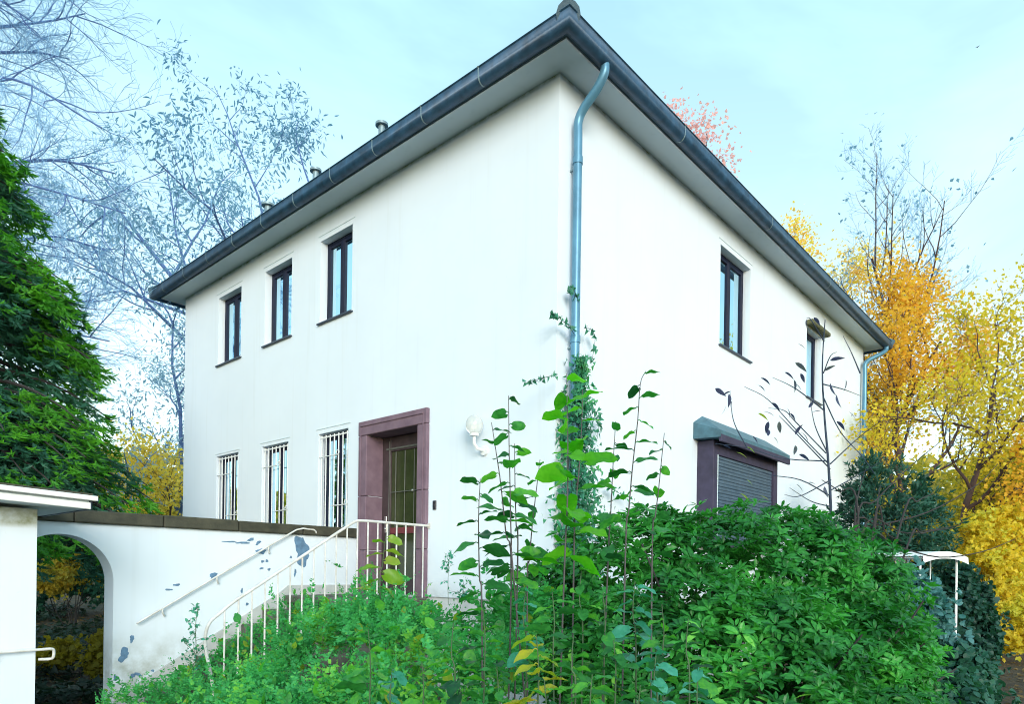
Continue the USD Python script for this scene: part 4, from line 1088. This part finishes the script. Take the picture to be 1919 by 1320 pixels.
steps_l = [(np.array([-1.38 - .283 * k, yy, -.19 - .178 * k]), (.20, .28, .13 + .05 * (k % 2))) for k in range(6) for yy in (2.35, 2.85)][1:] + [(np.array([-.7, 2.5, .02]), (.3, .3, .14)), (np.array([-3.2, 2.7, -1.1]), (.35, .5, .22)), (np.array([-3.0, 2.0, -.95]), (.3, .3, .25))]
P1, N1 = lobes_cloud(rng, steps_l, 2300, .8)
P, Nn = np.vstack([P0, P1]), np.vstack([N0, N1])
keep = meshkit.fbm(P * 3.4, 3, 9) > np.where(np.arange(len(P)) < len(P0), .47, .42)
P, Nn = P[keep], Nn[keep]
P = P + Nn * rng.exponential(.045, len(P))[:, None]
ax = unit(Nn * .6 + np.array([0, 0, .8]) + rng.normal(size=P.shape) * .6)
side = unit(np.cross(ax, [0, 0, 1.0]) + rng.normal(size=ax.shape) * .3)
nr = np.cross(side, ax)
ps, ts, ns, ss = [], [], [], []
for k in range(6):
    u = .2 + .8 * k / 5
    for sg in (-1, 1):
        Lf = rng.uniform(.08, .16, len(P))[:, None]
        ps.append(P + ax * Lf * u - nr * Lf * .35 * u * u)
        ts.append(unit(ax * .65 + side * sg)); ns.append(nr + rng.normal(size=P.shape) * .3); ss.append(rng.uniform(.025, .048, len(P)) * (1.15 - .55 * u))
solo('undergrowth', leaves(np.vstack(ps), np.vstack(ts), np.vstack(ns), np.concatenate(ss), SCRAP, .85), 'leaf_fern', 'dense fine leaved green undergrowth covering the foot of the steps', 'undergrowth', kind='stuff')


k = rng.choice(len(P), 750, replace=False)
solo('undergrowth', leaves(P[k] + Nn[k] * .04, ax[k], Nn[k] + [0, 0, .5] + rng.normal(size=(750, 3)) * .4, rng.uniform(.06, .11, 750), OVAL), 'leaf_knot', 'scattered broader oval leaves between the fine undergrowth', 'undergrowth', kind='stuff')
k = rng.choice(len(P), 260, replace=False)
solo('undergrowth', leaves(P[k] + Nn[k] * .05, ax[k], Nn[k] + [0, 0, .5] + rng.normal(size=(260, 3)) * .4, rng.uniform(.05, .10, 260), OVAL), 'leaf_lime', 'few lime green leaves scattered through the undergrowth', 'undergrowth', kind='stuff')


def weed(px_top, px_base, depth, seed, label):
    rng = np.random.default_rng(seed)
    a, b = at(*px_base, depth), at(*px_top, depth)
    path = thing('weed', label, 'weed', loc=a)
    ln = smooth_path([a, (a + b) / 2 + rng.normal(size=3) * .03, b], 14)
    st = [(ln, np.linspace(.004, .0015, len(ln)))]
    P_, T_ = [], []
    for k in range(16):
        i = rng.integers(3, len(ln) - 1)
        d = unit(rng.normal(size=3) + [0, 0, .6])
        e = ln[i] + d * rng.uniform(.05, .14)
        st.append((np.array([ln[i], (ln[i] + e) / 2 + (0, 0, .01), e]), np.array([.002, .0015, .001])))
        for q in range(4):
            P_.append(ln[i] + (e - ln[i]) * rng.uniform(.3, 1)); T_.append(unit(rng.normal(size=3)))
    part(path, 'stems', tubes(st, 4), 'stem_green')
    part(path, 'leaves', leaves(np.array(P_), np.array(T_), rng.normal(size=(len(P_), 3)) + [0, 0, 1], rng.uniform(.02, .045, len(P_)), OVAL), 'leaf_teal', kind='stuff')


weed((843, 1035), (840, 1135), 6.6, 1, 'thin upright weed against the wall right of the door')
weed((868, 1090), (862, 1140), 6.5, 2, 'short weed by the plinth between door and tall canes')
weed((345, 1205), (352, 1262), 6.2, 3, 'small weed at the skirting left of the railing foot')
weed((372, 1140), (368, 1225), 6.4, 4, 'slender weed against the garden wall beside the railing curve')

# ------------------------------------------------------------------ ivy on the corner downpipe
rng = np.random.default_rng(81)
ib = np.array([.215, -.16, GZ])
ivy = thing('ivy', 'dark ivy climbing the corner downpipe', 'ivy', loc=ib)
vines = []
for k in range(10):
    a = rng.uniform(0, 2 * np.pi)
    zt = rng.uniform(1.6, 2.9)
    z = np.linspace(GZ, zt, 16)
    r = .065 + .02 * rng.uniform()
    ph = a + np.cumsum(rng.normal(0, .25, 16))
    vines.append((np.stack([.215 + r * np.cos(ph), np.minimum(-.10 + r * np.sin(ph), -.01), z], 1), np.linspace(.010, .003, 16)))
P_, N_ = [], []
n = 4200
z = rng.uniform(-1.0, 2.75, n)
wdt = np.interp(z, [-1, .3, .9, 1.5, 2.0, 2.4, 2.8], [.45, .45, .36, .27, .18, .12, .06]) * np.interp(np.sin(z * 7), [-1, 1], [.75, 1.1])
x = .215 + rng.normal(0, .5, n) * wdt
y = -.02 - np.abs(rng.normal(0, 1, n)) * (.05 + .35 * wdt) - np.where(np.abs(x - .215) < .07, .10, 0)
P_ = np.stack([x, y, z], 1)
# leading shoots that leave the pipe
for sh in ([(1075, 625), (1065, 610), (1052, 600), (1040, 590), (1034, 588)], [(1095, 615), (1108, 618), (1115, 632), (1113, 655), (1108, 680)], [(1045, 702), (1025, 707), (1005, 712), (985, 718)], [(1110, 760), (1122, 790), (1118, 830)], [(1082, 560), (1076, 545), (1070, 538), (1068, 548)], [(1130, 905), (1160, 925), (1185, 935)]):
    s = smooth_path([on(*q, 1, -.14) for q in sh], 14)
    vines.append((s, np.linspace(.004, .002, len(s))))
    k = rng.integers(0, len(s), 26)
    P_ = np.vstack([P_, s[k] + rng.normal(size=(26, 3)) * .012])
part(ivy, 'vines', tubes(vines, 5), 'bark_dark', kind='stuff')
nl = len(P_)
part(ivy, 'foliage', leaves(P_, unit(np.array([0, 0, -.6]) + rng.normal(size=(nl, 3)) * .6), np.array([0, -1.0, .35]) + rng.normal(size=(nl, 3)) * .45, rng.uniform(.035, .075, nl), IVY), 'leaf_ivy', kind='stuff')

# ------------------------------------------------------------------ sapling with long sparse leaves in front of the right wall
rng = np.random.default_rng(91)
sd = 5.9
sb = at(1556, 1100, sd)
sb[2] = gz(sb)
sap = thing('sapling', 'bare young tree with a few dark drooping leaves before the right wall', 'sapling', loc=sb)
trunk = smooth_path([sb, at(1557, 1010, sd), at(1553, 880, sd), at(1545, 780, sd), at(1541, 690, sd), at(1546, 600, sd)], 22)
part(sap, 'trunk', tube(trunk, np.linspace(.015, .004, len(trunk)), 9), 'bark_navy', smooth=True)
bl = [[(1553, 870), (1500, 815), (1440, 750), (1395, 725)], [(1548, 850), (1490, 790), (1470, 770), (1440, 765)], [(1545, 770), (1500, 735), (1475, 720), (1448, 708)], [(1551, 850), (1528, 800), (1518, 750)], [(1556, 870), (1610, 820), (1650, 790)], [(1543, 745), (1575, 810), (1615, 855), (1640, 890)], [(1541, 720), (1580, 730), (1612, 742)],
      [(1554, 865), (1470, 860), (1400, 840), (1340, 832)], [(1556, 930), (1500, 900), (1440, 890), (1390, 870)], [(1557, 900), (1500, 930), (1470, 928)], [(1556, 880), (1480, 800), (1460, 780)], [(1543, 700), (1556, 668), (1568, 660)], [(1544, 640), (1520, 600), (1512, 596)], [(1400, 840), (1375, 790), (1368, 735)], [(1612, 700), (1595, 660), (1580, 630)], [(1556, 920), (1610, 890), (1660, 860)], [(1556, 950), (1520, 940), (1480, 915)]]
tipsP = []
for b_ in bl:
    s = smooth_path([at(*q, sd + rng.uniform(-.25, .15) * (j > 0)) for j, q in enumerate(b_)], 14)
    part(sap, 'branch', tube(s, np.linspace(.006, .002, len(s)), 6), 'bark_navy', smooth=True)
lp = [(1366, 738, 14), (1355, 742, -1), (1372, 752, 2), (1340, 728, .2), (1425, 708, 0), (1420, 722, 0), (1470, 698, .3), (1490, 680, .2), (1495, 645, .1), (1500, 700, .8), (1488, 712, 1), (1490, 720, .4), (1512, 598, 1.8), (1525, 595, .2), (1555, 676, -.6), (1545, 696, -.9), (1556, 718, 1.2), (1568, 740, 1.5), (1585, 712, 1.4), (1590, 772, .4),
      (1446, 755, .3), (1475, 765, .6), (1480, 775, .5), (1440, 790, 1.8), (1460, 790, 1.4), (1490, 815, -1.2), (1500, 810, .2), (1440, 805, 1.7), (1450, 820, .4), (1520, 775, -.8), (1515, 765, -1), (1568, 790, .2), (1595, 780, -.7), (1490, 835, 1.6), (1497, 852, .2), (1420, 775, .1), (1430, 772, -.2), (1398, 838, .1), (1380, 848, 0), (1355, 835, -.2), (1410, 818, .6), (1492, 908, .4), (1515, 905, -.3), (1545, 912, 1.4), (1400, 900, .2), (1386, 925, .1), (1425, 930, 0), (1360, 760, 1.6)]
for i, (x, y, a) in enumerate(lp):
    p = at(x, y, sd + rng.uniform(-.15, .1))
    d = unit(CR * math.cos(a) + np.array([0, 0, -1.0]) * (.25 + math.sin(a)) + CF * rng.uniform(-.5, .5))
    m = 'leaf_yellow' if i in (37, 38, 44, 45, 46, 35) else 'leaf_indigo'
    part(sap, 'leaf', leaves(p[None], d[None], (np.array([0, 0, 1.0]) + rng.normal(size=3) * .4)[None], rng.uniform(.075, .125), LANCE, 1.15), m, smooth=True, label='yellowed leaf' if m == 'leaf_yellow' else None)

# arching bare shrub at the right corner
rng = np.random.default_rng(95)
ab = base_at(1600, 7.0)
arc = thing('bare_shrub', 'leafless shrub with long arching twigs by the right corner of the bush', 'shrub', loc=ab)
bl = [[(1602, 990), (1608, 930), (1622, 880)], [(1600, 1000), (1650, 985), (1740, 960), (1830, 910), (1870, 870)], [(1610, 1010), (1680, 1025), (1760, 1045), (1840, 1035), (1900, 1012)], [(1605, 985), (1640, 940), (1700, 880), (1760, 830)], [(1640, 970), (1660, 1000), (1690, 1015)], [(1615, 1000), (1700, 1000), (1800, 985)], [(1640, 985), (1645, 940), (1650, 910)], [(1608, 960), (1570, 920), (1540, 900)], [(1690, 975), (1720, 940), (1750, 925)], [(1700, 1025), (1730, 1000), (1790, 990)]]
for b_ in bl:
    s = smooth_path([ab] + [at(*q, 7.0 + .15 * j) for j, q in enumerate(b_)], 22)
    part(arc, 'twig', tube(s, np.linspace(.013, .0035, len(s)), 6), 'bark_dark' , smooth=True)

# ------------------------------------------------------------------ white garden canopy at the right
cd, CPX = 9.0, 1712
g0 = base_at(CPX, cd)
gc = thing('garden_canopy', 'white canopied garden seat on thin poles beyond the bush', 'garden canopy', loc=g0)
zr = at(CPX, 1045, cd)[2]
ux, uy = unit(np.array([.93, -.37, 0])), unit(np.array([.37, .93, 0]))


def gp(a, b, z):
    return np.array([g0[0], g0[1], 0]) + ux * a + uy * b + np.array([0, 0, z])


v, f = [], []
us = np.linspace(-.47, .47, 13)
for i, u in enumerate(us):
    h = .07 * (1 - (u / .47) ** 2)
    for b in (-.42, .42):
        v.append(gp(u, b, zr + h)); v.append(gp(u, b, zr + h - .02)); 
    v.append(gp(u, -.43, zr + h - .09)); v.append(gp(u, .43, zr + h - .09))
for i in range(12):
    a, b = i * 6, i * 6 + 6
    for p, q in ((0, 2), (1, 3), (0, 4), (2, 5)):
        f += [(a + p, b + p, b + q), (a + p, b + q, a + q)]
part(gc, 'canopy_cloth', (np.array(v), np.array(f)), 'canvas_white', smooth=30)
for a in (-.38, .38):
    for b in (-.33, .33):
        p = gp(a, b, 0)
        part(gc, 'pole', tube([(p[0], p[1], gz(p) - .05), (p[0], p[1], 0), (p[0], p[1], zr + .04)], .014, 8), 'white_paint', smooth=40)
for b in (-.33, .33):
    part(gc, 'frame_bar', tube([gp(-.42, b, zr + .005), gp(0, b, zr + .04), gp(.42, b, zr + .005)], .014, 6), 'white_paint', smooth=40)
zs = at(1712, 1152, cd)[2]
cv, cfc, *_ = meshkit.arrays(box((-.36, -.22, -.03), (.36, .22, .03), .015))
part(gc, 'seat', (np.array([gp(p[0], p[1], zs + p[2]) for p in cv]), cfc), 'canvas_white')
cv, cfc, *_ = meshkit.arrays(box((-.36, .23, .05), (.36, .27, .40), .015))
part(gc, 'backrest', (np.array([gp(p[0], p[1], zs + p[2]) for p in cv]), cfc), 'canvas_white')
for a in (-.36, .36):
    part(gc, 'seat_hanger', tube([gp(a, 0, zs), gp(a, 0, (zs + zr) / 2), gp(a, 0, zr + .01)], .008, 6), 'white_paint')

# ------------------------------------------------------------------ leaf litter, distant wood, bird
rng = np.random.default_rng(99)
n = 26000
ang = YAW + rng.uniform(-.95, .95, n)
dist = 2.5 + 32 * rng.uniform(0, 1, n) ** 1.25
x, y = CAM[0] + dist * np.cos(ang), CAM[1] + dist * np.sin(ang)
keep = ~((x > -1.3) & (x < 12.2) & (y > -.1) & (y < 10)) & ~((x > -3.3) & (x < 0) & (y > 1.9) & (y < 4))
x, y = x[keep], y[keep]
n = len(x)
solo('leaf_litter', leaves(np.stack([x, y, ground_z(x, y) + .012], 1), rng.normal(size=(n, 3)) * [1, 1, .25], np.array([0, 0, 1.0]) + rng.normal(size=(n, 3)) * .35, rng.uniform(.05, .12, n), SCRAP), 'leaf_litter', 'brown and yellow fallen leaves on the dark ground', 'fallen leaves', kind='stuff')
n = 60000
ang = YAW + rng.uniform(-1.15, 1.15, n)
dist = rng.uniform(38, 62, n)
x, y = CAM[0] + dist * np.cos(ang), CAM[1] + dist * np.sin(ang)
hmax = 3.5 + 5.5 * meshkit.fbm(np.stack([x * .13, y * .13, 0 * x], 1), 4, 5)
z = ground_z(x, y) + hmax * rng.uniform(0, 1, n) ** .8
solo('distant_wood', leaves(np.stack([x, y, z], 1), rand_dirs(rng, n), rand_dirs(rng, n), rng.uniform(.35, .75, n), SCRAP), 'leaf_wood', 'far autumn wood closing the view at the horizon', 'wood', kind='stuff')

bp = at(1832, 88, 85)
bird = thing('bird', 'tiny dark bird high in the sky at the right', 'bird', loc=bp)
bm = trimesh.creation.icosphere(1, .05)
bm.apply_scale((2.2, .8, .8))
part(bird, 'body', cat(bm.copy().apply_translation(bp), trimesh.creation.icosphere(1, .035).apply_translation(bp + (.11, 0, .015)), trimesh.creation.cone(.012, .04, sections=6).apply_transform(trimesh.transformations.rotation_matrix(np.pi / 2, [0, 1, 0])).apply_translation(bp + (.14, 0, .012)),
                       leaves((bp - (.08, 0, 0))[None], np.array([[-1, 0, .1]]), np.array([[0, 0, 1.0]]), .12, BLADE, 1.5)), 'bird_dark', smooth=True)
for sg in (-1, 1):
    part(bird, 'wing', cat(leaves((bp + (.02, .02 * sg, .02))[None], np.array([[-.15, sg, .45]]), np.array([[0, 0, 1.0]]), .24, SCRAP, .8)), 'bird_dark')
